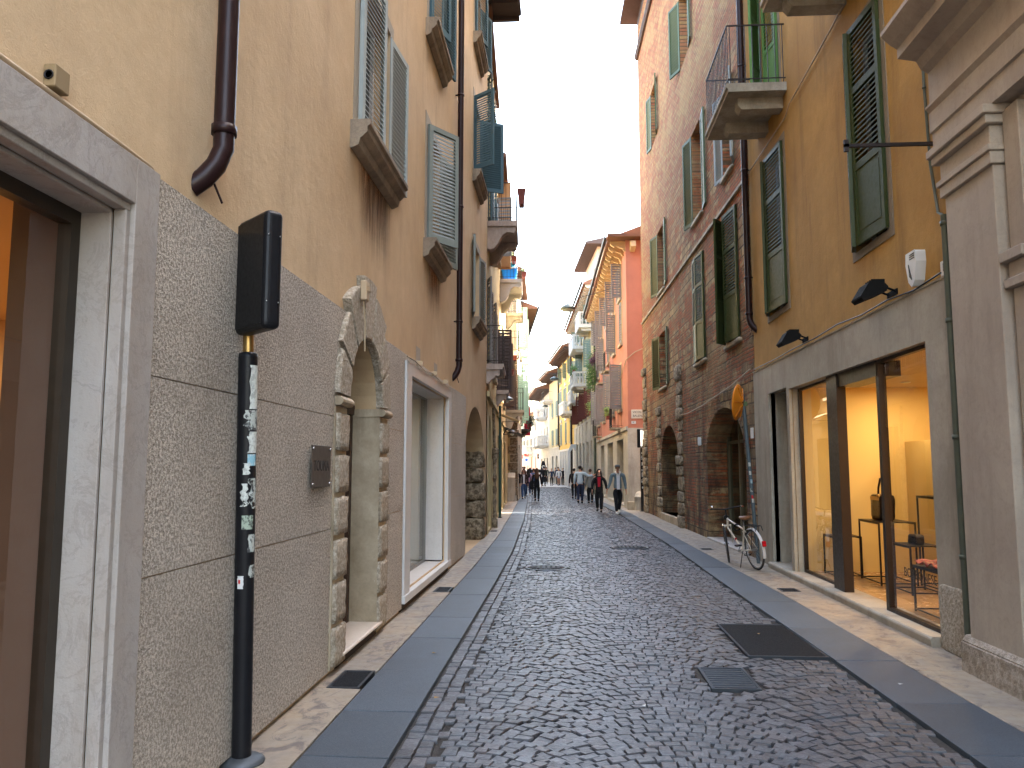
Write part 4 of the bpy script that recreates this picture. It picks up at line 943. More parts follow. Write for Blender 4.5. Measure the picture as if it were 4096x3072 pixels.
ROOFT=m_paint('old_roof_tiles',(.16,.08,.05),.9,0,.35,3); SOFF=m_paint('painted_soffit',(.50,.36,.20),.8,0,.1,3)
WBAL=m_marble('white_balcony_stone',(.60,.58,.54),(.52,.5,.46),(.3,.28,.25),3,.2,.7,.1,(.25,.22,.2),.3,1)
def roof(F,x0,x1,z,over=.7,depth=9,brk=True,sof=EAVE,th=.12,step=.8,end=.0):
    brk=brk and over>.45
    m=F.m(); m.prism([(over,z),(over,z+th),(-depth*.5,z+th+depth*.22),(-depth,z+th),(-depth,z)],'x',x0-end,x1+end); o=m.build('roof',ROOFT,F.root)
    if over>.45: m=F.m(); m.prism([(over+.03,z+th-.02),(over+.14,z+th-.02),(over+.16,z+th+.08),(over+.13,z+th+.08),(over+.11,z+th+.01),(over+.03,z+th+.01)],'x',x0-end,x1+end); m.build('gutter',RAILD,o)
    if brk:
        n=int((x1-x0)/step); m=F.m()
        m.prism([(0,z-.42),(.06,z-.42),(.12,z-.3),(over*.5,z-.2),(over*.62,z-.25),(over*.85,z-.12),(over*.85,z-.002),(0,z-.002)],'x',0,.16)
        b0=m.build('eaves_bracket',sof,o)
        for i in range(n+1):
            b=b0 if i==0 else b0.copy()
            if i: col.objects.link(b)
            b.location.x=x0+.1+(x1-x0-.35)*i/n
    return o
def house(name,label,p0,p1,s0,o,top,mat,rows,gf=None,gops=(),depth=9,rf=True,over=.7,sof=EAVE,rustic=False,brk=True,rtop=None,gdep=.3,group=None):
    F=Facade(name,p0,p1,s0,o,label,group=group); a,b=F.s0,F.s1
    ops=[]
    for r in rows:
        for c in r['c']: ops.append((c-r.get('w',1.0)/2,c+r.get('w',1.0)/2,r['z'][0],r['z'][1]))
    zg=gf[0] if gf else 0
    m=F.m(); wall(m,a,b,zg,top,ops,.22); mass(m,a,b,top,depth); m.build('wall',mat,F.root)
    if gf:
        m=F.m(); wall(m,a,b,0,zg,list(gops),gdep,n=.04); m.quad((a,0,zg),(b,0,zg),(b,.04,zg),(a,.04,zg))
        m.box(a,b,.03,.10,zg-.12,zg+.02)
        if rustic:
            z=.35
            cuts=sorted([(q[0]-.02,q[1]+.02) for q in gops])
            while z<zg-.3:
                x=a
                for c0,c1 in cuts+[(b,b)]:
                    if c0-x>.1: m.box(x+.01,c0-.03,.04,.075,z,z+.40)
                    x=c1
                z+=.46
        m.build('ground_storey',gf[1],F.root)
        for i,q in enumerate(gops):
            m=F.m(); m.box(q[0],q[1],-gdep-.04+.04,-gdep+.05,q[2],q[3]); 
            if q[1]-q[0]>.9: m.box((q[0]+q[1])/2-.03,(q[0]+q[1])/2+.03,-gdep+.05,-gdep+.1,q[2],q[3])
            m.build('shop_door',gf[2] if len(gf)>2 else BRD,F.root)
    for r in rows:
        w_=r.get('w',1.0)
        for i,c in enumerate(r['c']):
            z0,z1=r['z']; x0,x1=c-w_/2,c+w_/2
            w=window(F,x0,x1,z0,z1,.2,fw=.06)
            if r.get('band'): band(F,w,x0,x1,z0,z1,.12,.03,r['band'])
            if r.get('ped'):
                m=F.m(); m.box(x0-.15,x1+.15,.0,.12,z1+.2,z1+.3); m.prism([(x0-.1,z1+.3),(x1+.1,z1+.3),(c,z1+.55)],'y',0,.1); m.build('pediment',ST_G,w)
            if r.get('sill',1): m=F.m(); m.box(x0-.12,x1+.12,0,.12,z0-.12,z0-.003); m.build('sill',r.get('sm',G_SMOOTH),w)
            an=r.get('a',(168,172)); an=an[i%len(an)] if isinstance(an[0],tuple) else an
            if r.get('sh'):
                leaf(r['sh'],w,o,x0,.015,z0,z1,w_/2,an[0],1,'louvre',slat=.11); leaf(r['sh'],w,o,x1,.015,z0,z1,w_/2,an[1],-1,'louvre',slat=.11)
    if rf: roof(F,a,b,top if rtop is None else rtop,over,depth,brk,sof)
    return F
# ---- right-hand side
RH=house('red_house','red orange house with grey shutters and small iron balconies at the alley corner',(2.6,32.6),(2.07,50.3),32.6,1,11.1,S_RED,
  [dict(z=(4.25,6.2),c=(35.6,39.0,44.5,48.3),w=1.1,sh=SH_G,a=((100,150),(80,150)),band=SOFF),dict(z=(7.1,8.9),c=(35.0,38.0,41.4,45.0,48.5),w=.95,sh=SH_G,a=((5,5),(100,160)),band=SOFF),
   dict(z=(9.1,10.6),c=(35.0,38.4,42,45.6,48.8),w=.9,sh=SH_G,a=(95,165),band=SOFF)],
  gf=(3.35,ST_G,BRD),gops=((34.4,37.4,.12,2.93),(39.3,42.7,.12,2.95),(44.6,47.4,.12,2.95)),over=.75,sof=SOFF,gdep=.4)
m=RH.m(); m.box(32.55,32.6,-4,.02,3.3,11.1); m.build('end_wall',S_RED,RH.root)
for k in range(2): RH.m().prism([(32.0,10.7),(32.1,10.95),(32.6,11.09),(32.6,10.6),(32.5,10.6)],'y',-.35-.75*k,-.15-.75*k).build('eaves_bracket',SOFF,RH.root)
RH.m().box(31.95,32.6,-1.5,.8,11.1,11.22).build('side_eaves',ROOFT,RH.root)
m=RH.m(); m.box(32.52,32.599,-4,.05,.35,3.3); m.build('corner_cladding',ST_G,RH.root); m=RH.m(); m.box(32.3,32.6,-4,.1,.0,.35); m.build('corner_step',G_SMOOTH,RH.root,bevel=.02)
for (c,z,w,p) in ((39.2,6.35,1.2,.45),(44.6,6.3,1.2,.45),(35.6,3.36,1.3,.5),(47.3,3.45,1.3,.5)):
    balcony(RH,c-w/2,c+w/2,z,p,WBAL if z>9 else G_SMOOTH,RAILD,.95,.13,False,th=.08)
o=RH.obj('wall_cable',32.5,0,0,'kinked pale cable running down the red end wall above the street name','cable'); 
m=M(1); m.tube([(-.02,-1.0,8.4),(-.02,-1.05,7.0),(-.02,-.75,6.6),(-.02,-.3,6.4),(.02,.06,6.1),(2.5,.06,5.6)],.02,6); m.build('cable',LIMEB,o)
o=empty('street_name_plate',(2.98,32.52,3.86),0,label='white marble street name plate reading VICOLO BALENA on the red corner wall',cat='street sign')
M().box(-.27,.27,0,.03,-.18,.18).build('plate',m_paint('street_plate_marble',(.62,.57,.48),.5,0,.05),o,bevel=.005)
text_mesh('lettering','VICOLO',.125,BLK,o,(.02,-.003,.075),(R(90),0,0),.002); text_mesh('lettering','BALENA',.125,BLK,o,(.02,-.003,-.075),(R(90),0,0),.002)
o=empty('street_number_tile',(2.80,32.52,3.52),0,label='small blue and white number tile under the street name plate',cat='house number')
M().box(-.09,.09,0,.02,-.055,.055).build('tile',WHITEP,o); text_mesh('digits','8°',.08,BLUEP,o,(0,-.003,0),(R(90),0,0),.002)
CH=house('yellow_rusticated_house','pale yellow house with a rusticated stone base and white baluster balconies beyond the red one',(2.07,50.3),(.9,68.8),50.3,1,13.4,S_YEL,
  [dict(z=(5.2,7.1),c=(54.5,58,61.5,65),w=1.1,sh=SH_W,a=((60,160),(70,120)),band=ST_G),dict(z=(8.5,10.4),c=(54.5,61.5,65.5),w=1.1,sh=SH_T,a=(60,165),band=ST_G),dict(z=(11.3,12.8),c=(54.5,58.2,61.5,65.5),w=1.0,sh=SH_T,a=(90,165),band=ST_G)],
  gf=(5.0,ST_G,BRD),gops=((53.0,54.4,.1,3.5),(55.6,57.4,.1,3.5),(59,60.4,.1,3.5),(62.0,63.4,.1,3.6),(64.8,66.4,.1,3.6)),over=.8,sof=ST_G,rustic=True)
for (a,b,z,p,st) in ((56.8,60.0,7.45,1.0,'baluster'),(62.6,66.4,6.75,.8,'baluster'),(58,62,10.35,.95,'baluster'),(53.2,56.2,11.1,.9,'baluster')): balcony(CH,a,b,z,p,WBAL,WBAL,.95,.2,True,style=st)
CHU=Facade('penthouse',(1.2,55.0),(.4,64),55,1,'cream roof storey with a dark overhanging roof above the yellow rusticated house'); m=CHU.m(); wall(m,55,62,13.5,17.2,[(56,57.2,14.2,16)],.2,n=-1.2); m.quad((55,-1.2,13.5),(55,-6,13.5),(55,-6,17.2),(55,-1.2,17.2)); m.quad((55,-1.2,17.2),(55,-6,17.2),(62,-6,17.2),(62,-1.2,17.2)); m.build('wall',S_PALE,CHU.root); CHU.m().prism([(-.3,17.2),(-.3,17.35),(-3.6,18.1),(-7,17.35),(-7,17.2)],'x',54.2,62.5).build('roof',EAVE,CHU.root)
downpipe(CH,50.45,.12,5.2,13.4,.07,'brown rain pipe between the red house and the pale yellow house',group='brown downpipes')
o=CH.obj('drain_pipe',50.5,0,0,'grey green lower pipe on the rusticated stone beside the red house','pipe'); M(1).tube([(0,.16,0),(0,.16,5.1)],.08,10).build('pipe',PIPEG,o)
YH=house('yellow_house','bright yellow house with green shutters above a row of white shop pilasters',(.9,68.8),(-.5,81),68.8,1,12.2,S_YEL2,
  [dict(z=(4.0,5.9),c=(71.5,75.4,79.4),w=1.0,sh=SH_T,a=(8,8),band=ST_G,ped=1),dict(z=(7.3,9.2),c=(71.5,75.4,79.4),w=1.0,sh=SH_T,a=(8,165),band=ST_G,ped=1),dict(z=(10.1,11.5),c=(71.5,75.4,79.4),w=.9,sh=SH_T,a=(120,165),band=ST_G)],
  gf=(3.4,WBAL,DARKM),gops=tuple((71.2+i*2.05,72.6+i*2.05,.1,2.5) for i in range(5)),over=1.1)
balcony(YH,69.6,73.5,6.4,.9,WBAL,WBAL,.95,.2,True,style='baluster')
for i in range(5):
    x=70.55+i*2.05; YH.m().box(x+.05,x+.55,.04,.22,.05,3.2).build('pilaster',WBAL,YH.root)
downpipe(YH,70.2,.14,.4,12.2,.09,'dark rain pipe on the bright yellow house, nearer one',mat=RAILD,group='dark rain pipes'); downpipe(YH,80.7,.14,3.9,12.2,.09,'dark rain pipe on the bright yellow house, farther one',mat=RAILD,group='dark rain pipes')
PH=house('pale_yellow_house','pale yellow house with sage shutters over a stone ground floor, past the bright yellow one',(-.5,81),(-1.7,90),81,1,11.4,S_YEL,
  [dict(z=(4.1,5.7),c=(83.2,86.8),w=1.2,sh=SH_T,a=(8,8)),dict(z=(7.1,8.6),c=(83.2,86.8),w=1.2,sh=SH_T,a=(8,8))],gf=(3.8,ST_G,BRD),gops=((82.6,84,.1,2.9),(86,87.6,.1,2.9)),over=1.2)
balcony(PH,86.8,89.6,8.9,1.0,WBAL,RAILD,.95,.2)
SHH=house('stone_bay_house','pale grey stone house with stacked white balconies near the end of the street',(-1.7,90),(-3.3,104),90,1,10.6,ST_G,
  [dict(z=(4.6,6.4),c=(92.5,96,100),w=1.1),dict(z=(7.6,9.2),c=(92.5,96,100),w=1.1)],gf=(3.9,ST_G,BRD),gops=((91.5,93,.1,2.8),(95,96.5,.1,2.8),(99,100.5,.1,2.8)),over=1.6)
balcony(SHH,91,94.4,4.2,1.3,WBAL,WBAL,1.0,.2,True,style='baluster'); balcony(SHH,96,99.4,4.2,1.3,WBAL,WBAL,1.0,.2,True,style='baluster'); balcony(SHH,93,96.4,7.4,1.3,WBAL,WBAL,1.0,.2,True,style='baluster')
FH=house('pink_corner_house','pale pink and cream house with dark shutters closing the bend of the street',(-3.3,106),(-9.5,140),106,1,8.9,S_PALE,
  [dict(z=(4.3,5.8),c=(110,114,118,122,126,130,134),w=1.1,sh=SH_G,a=(165,168)),dict(z=(6.9,8.0),c=(110,116,122,128,134),w=1.2,sh=SH_G,a=(6,6))],gf=(3.7,S_PINK,SH_G),gops=tuple((109+i*4,110.1+i*4,1.2,3.2) for i in range(7)),over=.8,sof=SOFF)
balcony(FH,112,116.5,3.6,1.2,WBAL,WBAL,1.0,.25,True,style='baluster')
EH=house('end_house','far pale facade seen at the very end of the street',(4,172),(-50,172),0,-1,12,S_PALE,[dict(z=(4.5,6.3),c=tuple(range(4,52,5)),w=1.4,sh=SH_G,a=(165,165)),dict(z=(8,9.6),c=tuple(range(4,52,5)),w=1.4,sh=SH_G,a=(165,165))],gf=(3.8,S_PINK,SH_G),gops=tuple((3+i*5,5+i*5,.1,3) for i in range(10)))
# ---- left-hand side
L2=house('cream_balcony_house','yellowish cream house with a scrolled stone balcony next to the long cream building',(-1.97,19.82),(-2.26,26),19.82,-1,13.9,S_YEL,
  [dict(z=(4.4,6.6),c=(21.0,24.3),w=1.0,sh=SH_G,a=(165,170)),dict(z=(8.2,10.3),c=(21.3,24.3),w=1.0,sh=TEAL2,a=(166,170)),dict(z=(11.0,12.3),c=(21.3,24.3),w=1.0,sh=TEAL2,a=(166,170))],
  gf=(3.6,S_YEL,WOODD),gops=((20.6,22.0,.1,3.1,True),(23.0,25.4,.1,2.9)),over=.12)
L2B=house('orange_brick_house','house with orange upper wall, hanging planters and a blue tub on its balcony',(-2.26,26),(-2.93,40.6),26,-1,12.2,S_YEL,
  [dict(z=(4.3,6.4),c=(27.4,30.5,34,38.6),w=1.0,sh=EAVE,a=(90,120)),dict(z=(9.0,11.1),c=(27.5,31,34.5,38.4),w=1.0,sh=SH_G,a=(95,168))],
  gf=(3.5,S_YEL,DARKM),gops=((27.0,28.6,.1,2.8),(30,32,.1,2.8),(34,36.4,.1,2.8)),over=.35)
m=L2B.m(); m.box(28.2,28.6,0,.45,8.95,12.1); m.build('party_wall',S_ORA,L2B.root)
L3=house('quoined_house','narrow stone cornered house stepping out into the street with mint green shutters',(-2.42,40.62),(-2.6,48),40.62,-1,11.9,ST_G,
  [dict(z=(4.6,6.6),c=(42.3,45.8),w=1.0,sh=SH_LG,a=(90,150)),dict(z=(8.0,10.2),c=(42.3,45.8),w=1.0,sh=SH_LG,a=(88,120))],gf=(3.6,ST_G,DARKM),gops=((42,43.6,.1,2.9),),over=.4)
m=L3.m()
for i in range(17): m.box(40.56,40.95+.2*(i%2),-.35-.15*(i%2),.03,.3+i*.42,.68+i*.42)
m.build('corner_quoins',STAIN_ROCK,L3.root,bevel=.02)
m=L3.m(); m.hexa([(40.0,-.5,0),(40.55,-.5,0),(40.55,-.08,0),(40.0,-.08,0),(40.0,-.5,1.22),(40.55,-.5,1.45),(40.55,-.08,1.45),(40.0,-.08,1.22)]); m.build('stone_buttress',ST_G,L3.root,bevel=.02)
m=L3.m(); m.box(40.58,40.618,-.8,-.36,.2,4.3); m.build('olive_panel',S_YEL,L3.root)
L4=house('dark_eaved_house','house with a deep dark eave and green shutters on the left before the far bend',(-2.6,48),(-4.0,62),48,-1,11.4,S_YEL,
  [dict(z=(4.6,6.6),c=(49.6,53,57,60.6),w=1.0,sh=SH_LG,a=(88,168)),dict(z=(8.0,10.2),c=(49.6,53,57,60.6),w=1.0,sh=SH_LG,a=(88,168))],gf=(3.6,ST_G,DARKM),gops=((50,52,.1,2.9),(55,57,.1,2.9)),over=1.0,brk=False)
L5=house('left_bend_house','pale house on the left where the street bends, with a dark iron balcony',(-4.0,62),(-6.6,80),62,-1,9.5,S_PALE,
  [dict(z=(4.6,6.6),c=(65,70,75),w=1.0,sh=SH_G,a=(100,168))],gf=(3.6,ST_G,DARKM),gops=((64,66,.1,2.9),(70,72,.1,2.9)),over=.6)
L6=house('far_left_house','long low pale house on the left beyond the bend',(-6.6,80),(-15,125),80,-1,8.0,S_PALE,[dict(z=(4.6,6.4),c=(84,90,96,102,110,118),w=1.2,sh=SH_G,a=(165,168))],gf=(3.6,ST_G,DARKM),gops=((84,87,.1,2.9),(92,95,.1,2.9)))
def bracket(F,b,x,z,p,h=.6,t=.22,mat=CONC):
    m=F.m(); pr=[(0,z),(p*.96,z),(p*.97,z-.10),(p*.9,z-.18),(p*.8,z-.16),(p*.66,z-.15),(p*.5,z-.24),(p*.38,z-h*.7),(p*.25,z-h*.92),(p*.1,z-h),(0,z-h*.95)]
    m.prism(pr,'x',x,x+t); return m.build('scroll_bracket',mat,b,bevel=.01)
PINKST=m_marble('pinkish_balcony_stone',(.50,.40,.34),(.42,.34,.29),(.2,.15,.12),5,.4,.8,.3,(.13,.1,.08),.6,1)
b=balcony(L2,20.3,22.4,8.02,.80,PINKST,RAILD,1.05,.11,False); bracket(L2,b,20.35,8.02,.78,.62,.3,PINKST); bracket(L2,b,21.9,8.02,.78,.62,.3,PINKST)
b=balcony(L2,19.95,22.0,4.18,.45,PINKST,RAILD,1.0,.14,False); bracket(L2,b,20.0,4.18,.36,.35,.25,PINKST)
b=balcony(L2B,29.7,32.2,8.72,.86,WBAL,RAILD,1.15,.11,False); bracket(L2B,b,29.75,8.72,.84,.75,.3,WBAL); bracket(L2B,b,31.8,8.72,.84,.75,.3,WBAL)
b=balcony(L2B,26.5,28.6,4.15,.42,PINKST,RAILD,1.0,.12,False); bracket(L2B,b,26.6,4.15,.36,.4,.3,PINKST)
b=balcony(L2B,37.6,39.6,8.95,.85,CONC,RAILD,1.1,.11,False); bracket(L2B,b,37.65,8.95,.8,.6,.3,CONC)
b=balcony(L2B,38.0,40.0,7.15,.65,WBAL,RAILD,1.0,.11,False); bracket(L2B,b,38.0,7.15,.6,.4,.3,WBAL)
b=balcony(L2B,37.8,40.3,4.3,.88,CONC,RAILD,1.05,.11,False); bracket(L2B,b,37.85,4.3,.85,.9,.35,CONC)
b=balcony(L4,54.5,57,4.2,1.0,EAVE,RAILD,.9,.15,True)
# twisted column at the corner of the cream balcony house
o=L2.obj('twisted_column',22.6,.12,0,'slender weathered stone column with a carved capital against the left house','column')
m=M(-1); pr=[(.09,0),(.09,.25),(.06,.3)]+[(.05+.012*math.sin(i*1.1),.3+i*.06) for i in range(26)]+[(.06,1.9),(.11,2.05),(.13,2.2),(.09,2.25)]
m.lathe(pr,0,0,10); m.build('shaft',STAIN_ROCK,o); M(-1).tube([(0,0,2.25),(0,-.02,2.7),(.0,-.04,3.4)],.04,8).build('moulding',STAIN_ROCK,o)
# balcony things
def planter(F,x,n,z,mat,label,w=.5,plants=None,h=.2):
    o=F.obj('flower_box',x,n,z,label,'flower box','flower boxes on the left balconies'); m=M(F.o)
    m.hexa([(-w/2+.03,-.07,0),(w/2-.03,-.07,0),(w/2-.03,.07,0),(-w/2+.03,.07,0),(-w/2,-.1,h),(w/2,-.1,h),(w/2,.1,h),(-w/2,.1,h)]); m.box(-w/2-.01,w/2+.01,-.11,.11,h-.03,h+.005); m.build('box',mat,o)
    if plants: foliage(o,(0,0,h+.06),(w*.5,.1,.1),60,.05,plants)
    return o
def foliage(par,c,r,n,leafsz,mat,seed=1,name='leaves',hang=0):
    rr=random.Random(seed); m=M()
    cl=[(rr.uniform(-1,1),rr.uniform(-1,1),rr.uniform(-1,1)) for _ in range(max(3,n//60))]
    for i in range(n):
        k=cl[i%len(cl)]
        p=Vector((k[0]*.7+rr.gauss(0,.3),k[1]*.7+rr.gauss(0,.3),k[2]*.75+rr.gauss(0,.25)))
        p=Vector((c[0]+p.x*r[0],c[1]+p.y*r[1],c[2]+p.z*r[2]))
        a=Vector((rr.gauss(0,1),rr.gauss(0,1),rr.gauss(0,.6))).normalized(); b=a.orthogonal().normalized(); s=leafsz*rr.uniform(.6,1.3)
        m.add([p-a*s,p+b*s*.45,p+a*s,p-b*s*.45],[(0,1,2,3)])
    return m.build(name,mat,par,norm=False)
TERRA=m_paint('terracotta_plastic',(.20,.05,.035),.6,0,.2); 
def m_leaf(name,a,b):
    t=NT(name); g=t.n('ShaderNodeNewGeometry'); t.p.inputs['Transmission Weight'].default_value=0
    return t.out(t.ramp(g.outputs['Random Per Island'],[(0,a),(1,b)]),.55)
LEAF=m_leaf('ivy_leaf',(.03,.075,.012),(.10,.19,.03)); LEAFD=m_leaf('dark_leaf',(.015,.03,.012),(.04,.065,.02)); LEAFP=m_leaf('purple_leaf',(.05,.015,.03),(.09,.03,.05)); LEAFY=m_leaf('yellow_green_leaf',(.12,.20,.03),(.25,.30,.06))
planter(L2,20.9,.9,8.75,TERRA,'brown flower box hanging outside the high scrolled balcony on the left',.4,h=.42)
planter(L2B,30.0,.55,9.55,TERRA,'long terracotta flower box on the railing above the blue tub',.6,LEAF); planter(L2B,31.6,.92,9.35,TERRA,'terracotta flower box at the outer corner of the blue tub balcony',.5,LEAF)
planter(L2B,33.4,.5,6.2,TERRA,'terracotta flower box on the far side of the left street wall',.5); planter(L2B,28.4,.48,5.0,TERRA,'red brown flower box hanging from the small lower balcony',.5)
o=L2B.obj('storage_tub',30.35,.36,8.865,'bright blue plastic tub with a rounded lid standing on a left balcony','tub')
BL=m_paint('blue_plastic',(.01,.18,.62),.35,0,.05); m=M(-1); m.hexa([(-.3,-.24,0),(.3,-.24,0),(.3,.24,0),(-.3,.24,0),(-.36,-.3,.48),(.36,-.3,.48),(.36,.3,.48),(-.36,.3,.48)]); m.build('tub_body',BL,o,bevel=.03)
M(-1).box(-.38,.38,-.32,.32,.48,.53).build('rim',m_paint('pale_rim',(.4,.5,.6),.4),o,bevel=.01); m=M(-1); m.ball((0,0,.56),.3,16,10,(1.1,.95,.85)); m.build('lid',m_paint('teal_plastic',(.02,.25,.42),.4),o)
o=L2.obj('hanging_vine',19.9,.12,9.9,'dark vine trailing down the corner of the cream facade near the top','vine'); foliage(o,(0,0,.9),(.12,.12,1.6),420,.06,LEAFD,4)
M().tube([(0,0,-.5),(.02,.02,.8),(0,0,2.4)],.012,5).build('stem',EAVE,o)
for (x,n,z,r_,mt,lab,sd,k) in ((49.2,.35,7.6,(.45,.35,1.15),LEAF,'bright green climbing plant spilling from a window of the red house',5,1500),(48.0,.3,8.2,(.3,.3,.5),LEAFP,'purple leaved plant beside the green climber on the red house',6,500)):
    o=RH.obj('climbing_plant',x,n,z,lab,'plant'); foliage(o,(0,0,0),r_,k,.07,mt,sd); M().tube([(0,0,r_[2]*.9),(.05,.02,0),(0,0,-r_[2])],.02,5).build('stem',EAVE,o)
o=CH.obj('potted_shrub',51.2,.3,5.05,'yellow flowering shrub on the stone ledge beside the red house','plant'); foliage(o,(0,0,.5),(.5,.3,.6),700,.07,LEAFY,9); M().lathe([(.12,0),(.16,.25),(.14,.25)],n=10).build('pot',TERRA,o)
o=CH.obj('balcony_plant',58.5,.9,8.55,'trailing green plant on the white baluster balcony','plant'); foliage(o,(0,0,.3),(1.2,.2,.35),500,.07,LEAF,12); M().box(-1,1,-.1,.1,0,.2).build('pot',TERRA,o)
o=L4.obj('balcony_plant',55.6,.9,4.5,'leafy dark plants on the dark iron balcony beside the red banner','plant'); foliage(o,(0,0,.4),(1.0,.3,.4),400,.08,LEAFD,13); M().box(-1,1,-.1,.1,0,.2).build('pot',TERRA,o)
o=RH.obj('window_plant',38.4,.35,4.1,'yellow green plant sprouting below the grey shutters of the red house','plant'); foliage(o,(0,0,.25),(.35,.2,.3),260,.06,LEAFY,14); M().box(-.3,.3,-.08,.08,-.1,.05).build('pot',TERRA,o)
# ================================================================ street furniture
# near sign post
o=empty('sign_post',(-1.86,4.65,.02),0,label='black bollard shaped sign post plastered with torn stickers, nearest the camera on the left',cat='sign post')
o.rotation_euler=(R(2.6),0,0); M().tube([(0,0,0),(0,0,2.33)],.055,20).build('post',BLACKP,o); M().tube([(0,0,2.33),(0,0,3.14)],.031,14).build('brass_tube',BRASS,o)
M().lathe([(.052,.0),(.13,.0),(.13,.012),(.10,.03),(.056,.04)],n=20).build('base_flange',m_paint('steel_base',(.08,.09,.10),.5,.5),o)
M().lathe([(.031,0),(.054,0),(.054,.05),(.031,.06)],n=20,cz=2.30).build('collar',BLACKP,o)
def m_paper(name,base,ink,sc=30,thr=.5):
    t=NT(name); f=t.noise(sc,5,.8,vec=t.map((1,1,.6))); e=t.noise(9,5,.8)
    c=t.mix(t.g(f,thr,thr+.04),base,ink); t.l(t.g(e,.36,.40),t.p.inputs['Alpha']); return t.out(c,.6)
PAP=[m_paper('torn_white_paper',(.55,.57,.52),(.35,.36,.33)),m_paper('dirty_paper',(.40,.42,.38),(.05,.05,.05)),m_paper('blue_sticker',(.22,.42,.50),(.5,.55,.55)),m_paper('green_grey_sticker',(.30,.36,.28),(.05,.06,.05),60)]
rs_=random.Random(21)
def sticker(z0,z1,a0,a1,mat,r=.0562,n=6,jag=0):
    z0,z1=1.02+(z0-.78)*.7326,1.02+(z1-.78)*.7326
    m=M(); vs=[]; k=8
    for i in range(k+1):
        z=z0+(z1-z0)*i/k
        ja=rs_.uniform(-jag,jag); jb=rs_.uniform(-jag,jag)
        for j in range(n+1):
            a=R(a0+ja+(a1-a0+jb-ja)*j/n); vs.append((r*math.cos(a),r*math.sin(a),z))
    m.add(vs,[(i*(n+1)+j,i*(n+1)+j+1,(i+1)*(n+1)+j+1,(i+1)*(n+1)+j) for i in range(k) for j in range(n)],True)
    return m.build('sticker',mat,o,norm=False)
SP=[(2.15,2.5,-52,10,0,6),(1.98,2.14,-75,5,1,18),(1.80,1.97,-60,8,0,10),(1.70,1.79,-62,-5,2,0),(1.63,1.72,-84,-50,0,8),(1.36,1.60,-50,12,1,20),(1.38,1.56,-95,-62,0,12),(1.20,1.31,-90,-20,3,0),(1.02,1.16,-48,0,1,8),(.82,.92,-40,6,1,8)]
for z0,z1,a0,a1,mi,jg in SP: sticker(z0,z1,a0,a1,PAP[mi],jag=jg)
sticker(.74,.84,-112,-75,m_paint('white_sticker',(.6,.6,.58),.5),jag=3); sticker(.78,.81,-105,-92,m_paint('red_print',(.5,.02,.02),.5),r=.0568,jag=0)
tx=text_mesh('sticker_text','IN',.03,BLK,o,(.0562*math.cos(R(-62))*1.02,.0562*math.sin(R(-62))*1.02,2.255),(R(90),0,R(28)),.0005)
# thick double sided sign box on top
ang=math.atan2(.25,-.27); o2=empty('sign_box',(-1.795,4.365,2.47),ang,label='black rounded double sided sign box on the sticker covered post, seen edge on',cat='sign')
m=M(); m.box(-.19,.19,-.11,0,0,.68); bx=m.build('box_body',BLACKP,o2,bevel=.035,seg=4,merge=True)
m=M(); m.box(-.165,.165,.001,.004,.03,.65); m.build('front_panel',DARKM,o2)
m=M()
for z in (.15,.53):
    for y in (-.085,-.015): m.ball((-.191,y,z),.004,8,5)
m.build('screw',m_flat('steel_screw_2',(.5,.5,.5),.3,1),o2)
# second sign post at the alley
o=empty('sign_post',(2.98,31.25,0),0,label='distant black sign post with white stickers standing at the alley corner',cat='sign post'); M().tube([(0,0,0),(0,0,2.45)],.06,12).build('post',BLACKP,o)
M().lathe([(.06,0),(.11,0),(.1,.03),(.06,.04)],n=12).build('base_flange',DARKM,o)
for i in range(7): 
    z=.9+i*.22; M().box(-.02-.02*(i%2),.03,-.064,-.0605,z,z+.07+.05*(i%3)).build('sticker',PAP[i%2],o)
o=empty('sign_box',(2.98,31.25,2.46),R(62),label='distant black sign box with a pale panel on the alley corner post',cat='sign'); M().box(-.3,.3,-.07,.07,0,.72).build('box_body',BLACKP,o,bevel=.03,seg=2); M().box(-.24,.24,.071,.074,.06,.66).build('front_panel',WHITEP,o); M().box(-.24,.24,-.074,-.071,.06,.66).build('back_panel',WHITEP,o)
o=empty('stone_bollard',(2.93,32.0,0),0,label='short pale stone bollard with a domed top at the alley corner',cat='bollard'); M().lathe([(.19,0),(.19,.52),(.21,.53),(.21,.57),(.17,.58),(.16,.66),(.11,.73),(.05,.76),(0,.765)],n=18).build('shaft',ST_G,o)
# orange backed traffic mirror on a leaning pole
o=empty('mirror_pole',(3.40,14.55,.02),0,label='grey leaning metal pole with stickers behind the bicycle',cat='pole')
top=Vector((-.19,0,3.0)); M().tube([(0,0,0),top],.033,14).build('pole',m_paint('blue_grey_pole',(.10,.13,.15),.45,.5,.25),o)
for z,a,c in ((1.55,-100,PAP[0]),(1.40,-80,PAP[2]),(1.25,-110,PAP[1]),(1.7,-95,PAP[0]),(1.06,-90,PAP[0])):
    t=z/3.0; m=M(); k=6; vs=[]
    for zz in (z,z+.07):
        for j in range(k+1):
            b=R(a-35+70*j/k); vs.append((top.x*zz/3+.0345*math.cos(b),.0345*math.sin(b),zz))
    m.add(vs,[(j,j+1,k+2+j,k+1+j) for j in range(k)],True); m.build('sticker',c,o,norm=False)
m=M(); vs=[(top.x*zz/3+.0348*math.cos(R(b)),.0348*math.sin(R(b)),zz) for zz in (1.13,1.19) for b in (-130,-110,-90,-70)]; m.add(vs,[(j,j+1,5+j,4+j) for j in range(3)],True); m.build('sticker',m_paint('red_sticker',(.5,.02,.02),.5),o,norm=False)
OR=m_paint('orange_plastic',(.62,.20,.012),.38,0,.15,6,.05)
o=empty('traffic_mirror',(3.10,14.42,2.86),0,label='round traffic mirror seen from behind, its ribbed orange back mounted on the leaning pole',cat='mirror')
